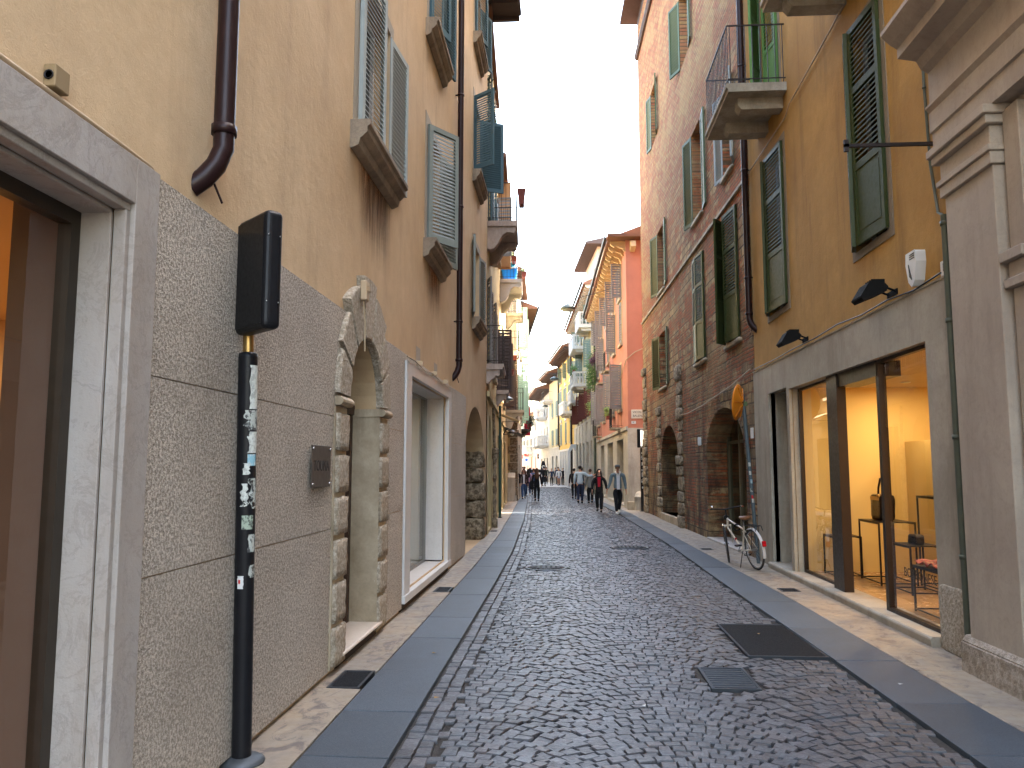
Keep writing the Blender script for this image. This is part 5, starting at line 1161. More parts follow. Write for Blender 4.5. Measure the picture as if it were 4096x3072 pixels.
nrm=Vector((.88,-.45,-.10)).normalized(); T=nrm.to_track_quat('Z','Y').to_matrix().to_4x4()
m=M(); m.T=T; m.lathe([(.0,.075),(.06,.075),(.07,.066),(.11,.062),(.12,.052),(.17,.048),(.18,.038),(.23,.033),(.24,.022),(.29,.015),(.315,.0),(.325,-.02),(.31,-.03)],n=48)
for k in range(6):
    a=math.pi*k/3; c,s_=math.cos(a),math.sin(a); q=lambda r_,w,z:(r_*c-w*s_,r_*s_+w*c,z)
    m.hexa([q(.05,-.006,.05),q(.30,-.006,.0),q(.30,.006,.0),q(.05,.006,.05),q(.05,-.006,.088),q(.30,-.006,.028),q(.30,.006,.028),q(.05,.006,.088)])
m.build('mirror_back',OR,o); m=M(); m.T=T; m.lathe([(0,-.045),(.15,-.04),(.31,-.025)],n=32); m.build('mirror_glass',m_flat('mirror_silver',(.8,.8,.8),.03,1),o)
M().tube([nrm*.08,Vector((.06,.05,-.02)),Vector((.13,.13,-.02))],.014,8).build('clamp_arm',DARKM,o); M().box(.10,.18,.08,.18,-.06,.02).build('clamp',m_paint('green_clamp',(.1,.13,.06),.5,.5),o)
# ---------------------------------------------------------------- bicycle
def bicycle():
    o=empty('bicycle',(3.16,13.62,.018),R(90)+math.atan2(.26,1.1),label='cream city bicycle with brown saddle leaning at the brick corner by the shop',cat='bicycle')
    o.rotation_euler=(R(0),0,R(103)); ln=R(7)  # leans toward the wall
    CR=m_paint('cream_frame_paint',(.62,.55,.45),.35,.1,.1,8); TY=m_flat('black_tyre',(.018,.017,.016),.8); TYW=m_paint('gum_tyre',(.16,.10,.05),.8); CRM=m_flat('chrome',(.6,.6,.6),.15,1); WH=m_paint('white_fender',(.62,.60,.58),.3)
    L=Matrix.Rotation(-ln,4,'X')
    def mk(): m=M(); m.T=L; return m
    r=.335
    def wheel(cx,steer,name='wheel'):
        S=L@Matrix.Translation((cx,0,r))@Matrix.Rotation(steer,4,'Z')
        m=M(); m.T=S; n=40
        m.tube([(r*.955*math.cos(2*math.pi*k/n),0,r*.955*math.sin(2*math.pi*k/n)) for k in range(n+1)],.0165,8,cap=False); w=m.build(name,TY,o)
        m=M(); m.T=S; m.tube([(r*.89*math.cos(2*math.pi*k/n),0,r*.89*math.sin(2*math.pi*k/n)) for k in range(n+1)],.010,6,cap=False); m.build('rim',CRM,w)
        m=M(); m.T=S; m.tube([(0,-.045,0),(0,.045,0)],.018,8)
        for k in range(28): a=2*math.pi*k/28; m.tube([(.015*math.cos(a+.6),.02*(-1)**k,.015*math.sin(a+.6)),(r*.89*math.cos(a),0,r*.89*math.sin(a))],.0013,4,cap=False)
        m.build('spokes',m_flat('dull_steel',(.3,.3,.3),.3,1),w)
        return S
    wb=1.09; wheel(0,0); st=R(-22); SF_=wheel(wb,st)
    bb=(.45,0,.28); sc=(.31,0,.60); st_=(.29,0,.66); hd=(.90,0,.78); hl=(.935,0,.63); ax=(0,0,r)
    m=mk(); m.tube([bb,hl],.017,10); m.tube([bb,sc,(.275,0,.72)],.015,10); m.tube([(.30,0,.645),hd],.015,10); m.tube([hl,hd,(.895,0,.80)],.019,10)
    for y in (-.055,.055): m.tube([(bb[0],y*.5,bb[2]),(0,y,r)],.009,8); m.tube([(sc[0],y*.4,sc[2]+.02),(0,y,r)],.008,8)
    m.build('frame',CR,o); mk().lathe([(.0195,0),(.0195,.05)],.668,0,10,.42).build('red_band',m_paint('red_tape',(.4,.02,.02),.5),o).location=(0,0,0)
    m=mk(); m.tube([(.275,0,.7),(.262,0,.82)],.012,8); m.build('seat_post',CRM,o)
    m=mk(); sh=[(-.14,.0,.02,.055),(-.10,.0,.035,.095),(-.03,0,.035,.085),(.05,0,.025,.045),(.13,0,.02,.022),(.15,0,.01,.012)]
    vs=[];n=12
    for (x,y,hz,wy) in sh:
        for k in range(n): a=2*math.pi*k/n; vs.append((.25+x,wy*math.cos(a),.845+hz*math.sin(a)))
    m.add(vs,[(i*n+k,i*n+(k+1)%n,(i+1)*n+(k+1)%n,(i+1)*n+k) for i in range(len(sh)-1) for k in range(n)]+[tuple(range(n)),tuple(range((len(sh)-1)*n,len(sh)*n))],True); m.build('saddle',m_paint('brown_leather',(.16,.07,.03),.45,0,.25,20),o)
    m=mk()
    for y in (-.04,.04): m.tube([(.17,y,.82),(.19,y,.79),(.22,y,.79),(.2,y,.82)],.008,6)
    m.build('saddle_springs',DARKM,o)
    H_=L@Matrix.Translation((.93,0,0))@Matrix.Rotation(st,4,'Z')@Matrix.Translation((-.93,0,0))
    m=M(); m.T=H_
    for y in (-.05,.05): m.tube([(.93,y,.66),(.96,y,.62),(1.07,y*1.0,r)],.010,8)
    m.box(.915,.955,-.06,.06,.655,.68); m.build('fork',CR,o)
    m=M(); m.T=H_; m.tube([(.895,0,.80),(.885,0,.95)],.012,8); m.tube([(.70,-.29,1.0),(.82,-.28,.99),(.93,-.17,.975),(.90,0,.955),(.93,.17,.975),(.82,.28,.99),(.70,.29,1.0)],.011,8); m.build('handlebar',BLACKP,o)
    for y in (-.285,.285): m=M(); m.T=H_; m.tube([(.68,y*1.02,1.0),(.80,y,.992)],.017,8); m.build('grip',m_paint('brown_grip',(.2,.06,.03),.6),o)
    m=M(); m.T=H_; m.ball((.84,.22,1.02),.028,12,8,(1,1,.8)); m.build('bell',CRM,o)
    m=M(); m.T=H_; m.tube([(.99,0,.80),(1.03,0,.80)],.045,14); m.build('headlight',BLACKP,o)
    def fender(S,a0,a1,mat,name='fender'):
        m=M(); m.T=S; vs=[]; n=18; R_=r+.022
        for i in range(n+1):
            a=R(a0+(a1-a0)*i/n)
            for y,dr in ((-.027,-.014),(-.016,0),(.016,0),(.027,-.014)): vs.append(((R_+dr)*math.cos(a),y,(R_+dr)*math.sin(a)))
        m.add(vs,[(i*4+j,i*4+j+1,i*4+5+j,i*4+4+j) for i in range(n) for j in range(3)],True); return m.build(name,mat,o,norm=False)
    fender(SF_,-2,112,CRM); fender(L@Matrix.Translation((0,0,r)),62,198,WH)
    m=mk(); 
    for y in (-.06,.06): m.tube([(.2,y,.735),(-.24,y,.735),(-.27,y,.66)],.006,6); m.tube([(-.16,y,.735),(0,y,r)],.005,6)
    for x in (-.22,-.1,.02,.14): m.tube([(x,-.06,.735),(x,.06,.735)],.005,6)
    m.build('luggage_rack',BLACKP,o); m=mk(); m.box(-.40,-.355,-.03,.03,.42,.51); m.build('rear_light',m_paint('red_reflector',(.45,.01,.015),.25),o,bevel=.008)
    m=mk(); n=24; m.tube([(bb[0]+.09*math.cos(2*math.pi*k/n),-.05,bb[2]+.09*math.sin(2*math.pi*k/n)) for k in range(n+1)],.006,5,cap=False); m.tube([(bb[0],-.08,bb[2]),(bb[0],.08,bb[2])],.02,8); m.tube([(bb[0],-.08,bb[2]),(bb[0]+.13,-.085,bb[2]-.11)],.008,6); m.tube([(bb[0],.08,bb[2]),(bb[0]-.13,.085,bb[2]+.11)],.008,6); m.build('crank',CRM,o)
    for (x,y,z) in ((bb[0]+.13,-.13,bb[2]-.11),(bb[0]-.13,.13,bb[2]+.11)): m=mk(); m.box(x-.045,x+.045,y-.045,y+.045,z-.012,z+.012); m.build('pedal',BLACKP,o)
    m=mk(); m.tube([(bb[0],-.05,bb[2]+.09),(0,-.05,r+.035)],.004,4); m.tube([(bb[0],-.05,bb[2]-.09),(0,-.05,r-.035)],.004,4); m.build('chain',DARKM,o)
    m=mk(); m.tube([(.50,-.03,.70),(.56,-.05,.62),(.62,.0,.60),(.60,.05,.66),(.52,.03,.72),(.50,-.03,.70)],.013,8); m.build('lock',BLACKP,o)
    m=mk(); m.tube([(.42,.02,.27),(.33,.14,.02)],.008,6); m.build('kickstand',DARKM,o)
bicycle()
# ---------------------------------------------------------------- hanging street lamps on wires
LAMPM=m_paint('dark_green_lamp',(.05,.065,.06),.4,.4,.15)
for i,(x,y,z,r_,xl,xr,zl,zr) in enumerate(((.185,35,8.75,.34,-2.7,2.55,9.1,9.75),(-.75,62,8.6,.36,-3.95,1.4,8.9,9.6),(-2.15,90,8.6,.36,-8.6,-1.6,8.9,9.4))):
    g='street lamps hanging over the street'
    o=empty('hanging_street_lamp',(x,y,z),0,label=['nearest domed street lamp hanging on a wire over the street','second domed street lamp hanging farther down the street','farthest small domed street lamp near the bend'][i],cat='street lamp',group=g)
    M().lathe([(.0,.20),(.06,.2),(.10,.17),(r_*.6,.12),(r_*.95,.02),(r_,-.03),(r_*.95,-.07)],n=24).build('lamp_shade',LAMPM,o); M().lathe([(r_*.93,-.07),(r_*.6,-.13),(0,-.16)],n=24).build('lamp_glass',m_flat('frosted_glass_%d'%i,(.3,.34,.34),.3),o)
    m=M(); m.tube([(0,0,.2),(0,0,.36)],.015,6); m.box(-.1,.1,-.015,.015,.34,.37); m.tube([(-.1,0,.36),(-.06,0,.3),(.06,0,.3),(.1,0,.36)],.01,5); m.build('hanger',LAMPM,o)
    w=empty('suspension_wire',(x,y,z+.36),0,label=['wire carrying the nearest hanging street lamp across the street','wire carrying the second hanging street lamp','wire carrying the farthest hanging street lamp'][i],cat='wire',group='lamp wires')
    M().tube([(xl-x,0,zl-z-.36),((xl-x)*.5,0,(zl-z-.36)*.45),(0,0,0),((xr-x)*.5,0,(zr-z-.36)*.45),(xr-x,0,zr-z-.36)],.012,6).build('wire',DARKM,w)
    M().lathe([(0,-.05),(.05,-.03),(.05,.03),(0,.05)],xl-x+1.6,0,8,(zl-z-.36)*.5).build('insulator',WHITEP,w)
# red vertical banner, wall lamps and awnings on the left
o=L4.obj('red_banner',59.8,.15,0,'tall red vertical banner with white lettering on a pole on the left','banner')
M(-1).tube([(0,-.1,4.1),(0,.35,5.2),(0,.62,6.1)],.03,6).build('banner_pole',DARKM,o)
m=M(-1); vs=[]; 
for i in range(9):
    for j in range(4): vs.append((.03*math.sin(i*.9+j),.62+.42*j/3-.0*i+.03*math.sin(i),6.0-.24*i+(.35*j/3)*(1 if i<8 else .0)-.0))
m.add(vs,[(i*4+j,i*4+j+1,i*4+5+j,i*4+4+j) for i in range(8) for j in range(3)],True); m.build('banner_cloth',m_paint('red_cloth',(.45,.02,.04),.8,0,.1),o,norm=False)
text_mesh('lettering','la Feltrinelli',.36,WHITEP,o,(-.05,-.83,5.1),(R(90),R(-90),R(0)),.004).rotation_euler=(Matrix.Rotation(R(0),3,'Z')@Matrix(((0,0,1),(0,-1,0),(1,0,0))).transposed()).to_euler() if False else (R(90),R(-90),0)
def walllamp(F,x,z,n,label,mat,k=1):
    o=F.obj('wall_lamp',x,0,z,label,'wall lamp','wall lamps on the left'); M(-1).tube([(0,0,-.15),(0,n*.4,.12),(0,n,.06)],.02,6).build('arm',DARKM,o); m=M(-1); m.lathe([(0,.10),(.06,.09),(.22*k,.02),(.25*k,-.04),(.23*k,-.05)],0,n,14); m.build('lamp_shade',mat,o); M(-1).ball((0,n,-.05),.08).build('bulb',WHITEP,o)
walllamp(L2B,27.2,4.05,.34,'domed grey wall lamp sticking out of the left house beyond the cream one',m_paint('grey_lamp',(.12,.14,.15),.4,.4))
walllamp(L2B,33.0,3.15,.42,'smaller black wall lamp low on the left house',BLACKP,.8)
def awning(F,x,z,w,p,mat,label,drop=.28):
    o=F.obj('awning',x,0,z,label,'awning','small shop awnings on the left'); m=M(-1)
    m.prism([(0,0),(p,-drop),(p,-drop-.1),(p-.02,-drop-.1),(p-.03,-drop-.02),(0,-.03)],'x',-w/2,w/2); m.build('awning_cloth',mat,o); M(-1).tube([(-w/2,0,-.35),(-w/2,p-.03,-drop-.04)],.012,5).build('awning_arm',DARKM,o)
awning(L2B,30.6,3.75,1.6,.75,m_paint('beige_awning',(.55,.42,.26),.8),'beige shop awning on the left house'); awning(L2B,34.6,3.45,2.0,.95,BLACKP,'black shop awning on the left house',.4)
o=L2B.obj('green_pole',27.0,.12,0,'thin dark green pipe pole against the left house','pole'); M(-1).tube([(0,0,0),(0,0,3.8)],.045,8).build('pole',m_paint('green_pole_paint',(.04,.09,.07),.5),o); M(-1).lathe([(.045,0),(.07,0),(.06,.05)],n=10,cz=.0).build('pole_base',DARKM,o)
for i,(F,x,n,z,t,lab) in enumerate(((L5,66,.5,3.4,'','round tan shop sign disc projecting on the left'),)):
    o=F.obj('disc_sign',x,n,z,lab,'shop sign'); m=M(); m.T=Matrix.Rotation(R(65),4,'X'); m.lathe([(0,.03),(.42,.03),(.42,-.03),(0,-.03)],n=24); m.build('disc',m_paint('tan_sign',(.3,.26,.16),.6),o); M(-1).tube([(0,-.5,.0),(0,0,0)],.02,5).build('arm',DARKM,o)
# traffic signs at the far end
for i,(x,y,lab,rd) in enumerate(((-5.35,112,'blue and white parking direction sign on a post at the far end',0),(-6.3,116,'round red rimmed no entry style sign at the far end',1))):
    o=empty('traffic_sign',(x,y,.03),0,label=lab,cat='traffic sign'); M().tube([(0,0,0),(0,0,3.6)],.04,8).build('post',m_paint('galvanised_%d'%i,(.35,.36,.37),.5,.6),o)
    if rd: m=M(); m.T=Matrix.Translation((0,-.06,3.2))@Matrix.Rotation(R(90),4,'X'); m.lathe([(0,.01),(.3,.01),(.3,-.01),(0,-.01)],n=20); m.build('sign_face',m_paint('red_sign',(.5,.05,.05),.4),o); M().box(-.2,.2,-.08,-.075,3.15,3.25).build('white_bar',WHITEP,o)
    else: M().box(-.35,.35,-.06,-.04,2.0,3.1).build('sign_face',WHITEP,o); m=M(); m.T=Matrix.Translation((0,-.07,2.75))@Matrix.Rotation(R(90),4,'X'); m.lathe([(0,.005),(.2,.005),(.2,-.005)],n=16); m.build('blue_disc',m_paint('blue_sign',(.02,.12,.5),.4),o); M().box(-.3,.3,-.06,-.04,3.2,3.65).build('red_panel',m_paint('red_panel_paint',(.4,.08,.06),.4),o)
o=empty('shop_blade_sign',(-2.95,104.5,2.85),0,label='dark rectangular shop sign projecting from the pale stone house at the far end',cat='shop sign'); M().box(-.62,.35,-.05,.05,0,.6).build('panel',DARKM,o); text_mesh('lettering','Camp',.3,WHITEP,o,(-.13,-.055,.3),(R(90),0,0),.004)
o=empty('oval_advert_flag',(-2.3,86.0,.026),0,label='oval black advertising flag with a white swirl standing on the far pavement',cat='advertising flag'); M().tube([(0,0,0),(0,0,.8)],.02,6).build('stand',DARKM,o); m=M(); m.prism([(.28*math.cos(a/16*2*math.pi),1.55+.85*math.sin(a/16*2*math.pi)) for a in range(16)],'y',-.015,.015); m.build('flag_cloth',BLACKP,o); text_mesh('emblem','S',.9,WHITEP,o,(0,-.02,1.55),(R(90),0,0),.003)
o=CH.obj('arch_sign_board',66.9,.3,.03,'white arched board with a small pointed cut out leaning by the rusticated house','sign board')
m=M(1); m.prism([(-.45,0),(-.45,3.0),(-.2,3.6),(.2,3.6),(.45,3.0),(.45,0),(.3,0),(.3,2.9),(.0,3.35),(-.3,2.9),(-.3,1.1),(.3,1.1),(.3,1.0),(-.3,1.0),(-.3,0)],'x',-.04,.04); m.build('board',WHITEP,o)
# parked white car far away
o=empty('parked_car',(-3.75,93,.03),R(95),label='white car standing across the far end of the street behind the pedestrians',cat='car')
CARW=m_paint('white_car_paint',(.6,.62,.63),.25,.1,.03); pr=[(-2.0,.35),(-2.05,.75),(-1.85,.95),(-1.0,1.05),(-.45,1.48),(.95,1.52),(1.6,1.1),(2.0,1.0),(2.1,.6),(2.05,.35)]
o.rotation_euler=(0,0,R(8)); m=M(); m.prism(pr,'y',-.85,.85); m.build('body',CARW,o,bevel=.07,seg=2)
m=M(); m.prism([(-.92,1.08),(-.45,1.43),(.9,1.46),(1.4,1.12)],'y',-.86,.86); m.build('side_windows',GLASSD,o)
for x in (-1.3,1.3):
    for y in (-.82,.82): m=M(); m.T=Matrix.Translation((x,y,.33)); m.tube([(0,-.1,0),(0,.1,0)],.33,18); w=m.build('wheel',m_flat('tyre_black',(.02,.02,.02),.8),o)
for y in (-.6,.6): M().box(2.02,2.09,y-.15,y+.15,.68,.82).build('headlight',WHITEP,o)
# litter on the road
LIT=m_flat('paper_scrap',(.55,.55,.52),.8); LITY=m_flat('dry_leaf',(.35,.20,.05),.8)
for i,(x,y) in enumerate(((1.95,8.45),(-.35,8.7),(-.95,6.0),(.55,5.9),(-1.2,7.4),(2.6,6.6),(.9,10.5))):
    o=empty('litter_scrap',(x,y,.022),rnd.uniform(0,3),label='tiny scrap of litter lying on the road surface',cat='litter',group='scraps of litter on the road'); m=M(); m.add([(-.02,-.012,0),(.02,-.009,.004),(.018,.012,0),(-.015,.014,.006)],[(0,1,2,3)]); m.build('scrap',LIT if i%2 else LITY,o)
# ================================================================ people
SKIN=m_paint('skin',(.46,.25,.17),.55,0,.08,20); SKIN2=m_paint('tanned_skin',(.36,.18,.11),.55,0,.08,20)
def cloth(name,c,rough=.85): return m_paint(name,c,rough,0,.18,14,.15)
HB=m_paint('black_hair',(.012,.009,.008),.5,0,.2,40); HBR=m_paint('brown_hair',(.06,.03,.018),.55,0,.25,40); HBL=m_paint('blond_hair',(.32,.20,.09),.55,0,.25,40)
DG_=bpy.context.evaluated_depsgraph_get
def skin(name,chains,mat,parent,root=0,sub=2,closed=True):
    """chains: list of lists of (point, radius); equal points are merged -> one continuous skinned surface"""
    pts=[];rad=[];ed=[];idx={}
    for ch in chains:
        pv=None
        for p,r in ch:
            k=tuple(round(c,4) for c in p)
            if k not in idx: idx[k]=len(pts); pts.append(p); rad.append(r if isinstance(r,tuple) else (r,r))
            i=idx[k]
            if pv is not None and pv!=i: ed.append((pv,i))
            pv=i
    me=bpy.data.meshes.new(name); me.from_pydata([tuple(p) for p in pts],ed,[]); ob=bpy.data.objects.new(name,me); col.objects.link(ob)
    sm=ob.modifiers.new('s','SKIN'); sm.use_smooth_shade=True; sm.branch_smoothing=.6
    for i,v in enumerate(me.skin_vertices[0].data): v.radius=rad[i]; v.use_root=(i==root)
    sb=ob.modifiers.new('u','SUBSURF'); sb.levels=sub; sb.render_levels=sub
    bpy.context.view_layer.update(); ev=ob.evaluated_get(DG_()); new=bpy.data.meshes.new_from_object(ev)
    bpy.data.objects.remove(ob); new.name=name; new.materials.clear(); new.materials.append(mat); new.polygons.foreach_set('use_smooth',[True]*len(new.polygons))
    o=bpy.data.objects.new(name,new); col.objects.link(o); o.parent=parent; return o
def person(x,y,rz,h,label,top,bottom,shoe,hair,hairmat=HB,skinm=SKIN,stride=.25,ph=1,la=None,ra=None,coat=0.0,skirt=None,sleeves=True,fem=False,cap=None,collar=None,inner=None,bag=None,fingers=False,shorts=False,baggy=1.0,headturn=0,z=.01,group=None,hem=.47):
    """local -y is the direction the person faces"""
    o=empty('person',(x,y,z),rz,label=label,cat='person',group=group); H_=h; V=Vector
    sw=.118 if not fem else .102; hp=.052
    s_=stride*H_*.5*ph
    hipL,hipR=V((-hp*H_,0,.50*H_)),V((hp*H_,0,.50*H_))
    def leg(side,sg):
        hx=side*hp*H_; st=sg*s_
        an=V((hx*.9,-st,.045*H_+ (.03*H_ if st<0 else 0))); kn=V((hx*.98,-st*.45-.018*H_-(.01*H_ if st<0 else 0),.275*H_))
        toe=an+V((0,-.085*H_,-.028*H_-(.02*H_ if st<0 else 0))); heel=an+V((0,.02*H_,-.02*H_)); return kn,an,toe,heel
    kL,aL,tL,_=leg(-1,1); kR,aR,tR,_=leg(1,-1)
    pel=V((0,0,.53*H_)); wst=V((0,.004*H_,.61*H_)); ch=V((0,.0,.72*H_)); up=V((0,.004*H_,.79*H_)); nk=V((0,.0,.845*H_)); 
    hb=V((0,-.012*H_,.885*H_)); hm=V((0,-.014*H_,.925*H_)); ht=V((0,-.008*H_,.965*H_))
    def arm(side,spec):
        sh=V((side*sw*H_,.0,.795*H_)); 
        if spec is None: sp=-side*ph*stride*.35; e=sh+V((side*.03*H_,-sp*.3*H_*.5+.01*H_,-.165*H_)); w=e+V((side*.008*H_,-.03*H_-sp*.3*H_*.6,-.145*H_))
        else: e=sh+V(spec[0])*H_; w=sh+V(spec[1])*H_
        d=(w-e).normalized(); hd=w+d*.045*H_; return sh,e,w,hd,d
    SL,eL,wL,dL,vL=arm(-1,la); SR,eR,wR,dR,vR=arm(1,ra)
    r=lambda k:k*H_
    tw=1.0 if not fem else .9
    chains=[[(pel,(r(.078)*tw,r(.055))),(wst,(r(.066)*tw,r(.048))),(ch,(r(.082)*tw,r(.056))),(up,(r(.07)*tw,r(.045))),(nk,(r(.028),r(.03))),(hb,(r(.034),r(.042))),(hm,(r(.040),r(.050))),(ht,(r(.030),r(.036)))]]
    for (S,e,w,hd) in ((SL,eL,wL,dL),(SR,eR,wR,dR)): chains.append([(up,0),(S,r(.030)*tw),(e,r(.021)),(w,r(.0135)),(hd,(r(.018),r(.010)))])
    for hx,k,a,t in ((hipL,kL,aL,tL),(hipR,kR,aR,tR)): chains.append([(pel,0),(hx,r(.050)),(k,r(.031)),(a,r(.020)),(t,r(.016))])
    nose=hm+V((0,-.052*H_,-.008*H_)); chains.append([(hm,0),(nose,r(.007))])
    if fingers:
        for sgn,hd,d in ((-1,dL,vL),(1,dR,vR)):
            sd=d.cross(V((1,0,0))).normalized(); 
            for j in range(4):
                b=hd+sd*(.010*(j-1.5))*H_*.9; L_=(.040,.046,.044,.034)[j]*H_
                chains.append([(hd,0),(b+d*.016*H_,r(.0046)),(b+d*(.016*H_+L_*.5)+V((-sgn*.004*H_,0,0)),r(.0043)),(b+d*(.014*H_+L_)+V((-sgn*.014*H_,0,0)),r(.0036))])
            chains.append([(hd,0),(hd-d*.012*H_-sd*.022*H_,r(.0055)),(hd+d*.016*H_-sd*.032*H_,r(.0046))])
    else:
        for hd,d in ((dL,vL),(dR,vR)): chains.append([(hd,0),(hd+d*.04*H_,(r(.013),r(.007)))])
    bd=skin('body',chains,skinm,o)
    c=1.0*baggy
    # trousers / skirt
    bm=[[(pel+V((0,0,.02*H_)),(r(.087)*tw,r(.066))),(pel+V((0,0,-.02*H_)),(r(.088)*tw,r(.066)))]]
    for hx,k,a in ((hipL,kL,aL),(hipR,kR,aR)):
        if shorts: bm.append([(pel+V((0,0,-.02*H_)),0),(hx,r(.062)),(hx.lerp(k,.45),r(.056))])
        else: bm.append([(pel+V((0,0,-.02*H_)),0),(hx,r(.060)),(hx.lerp(k,.5),r(.050)*c),(k,r(.039)*c),(k.lerp(a,.55),r(.033)*c),(a+V((0,0,.012*H_)),r(.028)*c)])
    skin('trousers' if not shorts else 'shorts',bm,bottom,o)
    for a,t in ((aL,tL),(aR,tR)): skin('shoe',[[(a+V((0,.030*H_,-.016*H_)),r(.028)),(a+V((0,-.01*H_,-.014*H_)),r(.032)),(t+V((0,-.004*H_,.002*H_)),(r(.028),r(.022))),(t+V((0,-.03*H_,.0)),(r(.022),r(.016)))]],shoe,o)
    # upper garment
    hz=hem*H_ if not coat else coat*H_
    gm=[[(V((0,.004*H_,hz)),(r(.098)*tw+(.02*H_ if coat else 0),r(.074)+(.012*H_ if coat else 0)))]+([(V((0,.002*H_,.5*H_)),(r(.100)*tw,r(.076)))] if hz<.46*H_ else [])+[(wst,(r(.084)*tw*c,r(.064)*c)),(ch,(r(.095)*tw,r(.069))),(up,(r(.080)*tw,r(.052))),(nk+V((0,0,-.022*H_)),(r(.038),r(.037)))]]
    for (S,e,w) in ((SL,eL,wL),(SR,eR,wR)):
        ar=[(up,0),(S,r(.040)*tw*c),(e,r(.031)*c)]
        if sleeves: ar+= [(e.lerp(w,.9),r(.024)*c)]
        else: ar=[(up,0),(S,r(.039)*tw),(S.lerp(e,.35),r(.034))]
        gm.append(ar)
    skin('coat' if coat else 'jacket' if inner else 'top',gm,top,o)
    if inner: 
        m=M(); m.add([(-.035*H_,-.077*H_,.80*H_),(.035*H_,-.077*H_,.80*H_),(.03*H_,-.088*H_,.70*H_),(.028*H_,-.088*H_,(.50 if not coat else .58)*H_),(-.028*H_,-.088*H_,(.50 if not coat else .58)*H_),(-.03*H_,-.088*H_,.70*H_)],[(0,1,2,3,4,5)])
        b=m.build('inner_top',inner,o,norm=False); md=b.modifiers.new('t','SOLIDIFY'); md.thickness=.05*H_; md.offset=1
    if collar:
        m=M()
        for s in (-1,1): m.tube([(s*.012*H_,-.078*H_,.785*H_),(s*.04*H_,-.06*H_,.825*H_),(s*.05*H_,-.01*H_,.848*H_),(0,.045*H_,.855*H_)],.016*H_,8)
        m.build('collar',collar,o)
    # hair
    if hair:
        m=M(); 
        m.ball((0,.004*H_,.945*H_),.052*H_,16,12,(.90,1.05,.95))
        for v in m.v:
            if v.y<-.025*H_ and v.z<.962*H_: v.y=-.018*H_
            v.x+=mnoise.noise(v*40)*.004*H_; v.y+=mnoise.noise(v*37+V((5,0,0)))*.004*H_
        m.build('hair',hairmat,o)
        if hair=='long':
            m=M(); n=12; rows=[(.95,.046,.045,.01),(.90,.052,.045,.018),(.84,.060,.036,.03),(.77,.070,.030,.052),(.70,.064,.026,.060),(.66,.040,.016,.062)]
            vs=[(a*H_*math.cos(2*math.pi*k/n)+.004*H_*mnoise.noise(V((k,z_*50,0))),c_*H_+b*H_*math.sin(2*math.pi*k/n),z_*H_) for z_,a,b,c_ in rows for k in range(n)]
            m.add(vs,[(i*n+k,i*n+(k+1)%n,(i+1)*n+(k+1)%n,(i+1)*n+k) for i in range(len(rows)-1) for k in range(n)]+[tuple(range((len(rows)-1)*n,len(rows)*n))],True); m.build('long_hair',hairmat,o)
        if hair=='bun': M().ball((0,.055*H_,.955*H_),.024*H_,10,8).build('hair_bun',hairmat,o)
        if hair=='side':
            for s in (-1,1):
                m=M(); m.tube([(s*.038*H_,-.01*H_,.94*H_),(s*.050*H_,-.012*H_,.88*H_),(s*.058*H_,-.03*H_,.82*H_),(s*.055*H_,-.055*H_,.76*H_)],0,8,rs=[.016*H_,.022*H_,.022*H_,.008*H_]); m.build('hair_lock',hairmat,o)
    for s in (-1,1): M().ball((s*.016*H_,-.062*H_,.932*H_),.0058*H_,8,6).build('eye',BLK,o); M().ball((s*.042*H_,-.008*H_,.922*H_),.011*H_,8,6,(.4,.7,1.2)).build('ear',skinm,o)
    M().box(-.014*H_,.014*H_,-.0575*H_,-.054*H_,.896*H_,.900*H_).build('mouth',m_flat('lips',(.25,.07,.06),.6),o,bevel=.001)
    if cap:
        m=M(); m.lathe([(.0,.045),(.03,.043),(.052,.025),(.058,.005),(.050,0)],0,.002,16); m.T=None
        for v in m.v: v.x*=H_; v.y=v.y*H_*1.1; v.z=v.z*H_+.955*H_+(-.25*v.y if v.y<0 else 0)*0
        for v in m.v:
            if v.y<-.03*H_: v.y-=.012*H_; v.z-=.006*H_
        m.prism([(-.04*H_,-.04*H_),(.04*H_,-.04*H_),(.034*H_,-.085*H_),(-.034*H_,-.085*H_)],'z',.952*H_,.957*H_); m.build('flat_cap',cap,o)
    return o
def hbag(x,y,z,rz,w,h,d,mat,label,strap=.35):
    o=empty('shoulder_bag',(x,y,z),rz,label=label,cat='bag'); M().rock(-w/2,w/2,-d/2,d/2,0,h,.01,x,4,6).build('bag_body',mat,o)
    M().tube([(-w*.4,0,h*.9),(-w*.2,0,h+strap),(w*.2,0,h+strap),(w*.4,0,h*.9)],.01,6).build('strap',mat,o)
DEN=m_paint('washed_denim',(.14,.19,.21),.85,0,.45,7,.3); WT=cloth('white_tshirt',(.6,.6,.6)); BKC=cloth('black_cloth',(.012,.012,.014)); NAVY=cloth('navy_cloth',(.02,.028,.06)); GREYC=cloth('grey_top',(.20,.21,.21)); SHIRT=cloth('light_blue_shirt',(.40,.50,.58)); REDT=cloth('red_top',(.42,.015,.03)); PNK=cloth('pink_top',(.45,.28,.36)); BRN=cloth('dark_brown_jacket',(.03,.02,.02)); JEAN=cloth('blue_jeans',(.04,.075,.15)); WSH=m_paint('white_shoes',(.5,.5,.47),.6); BSH=m_paint('black_shoes',(.015,.015,.015),.5); TANC=cloth('tan_coat',(.3,.2,.12)); BLUEJ=cloth('blue_jacket',(.06,.13,.28))
FC=0; AW=R(180)
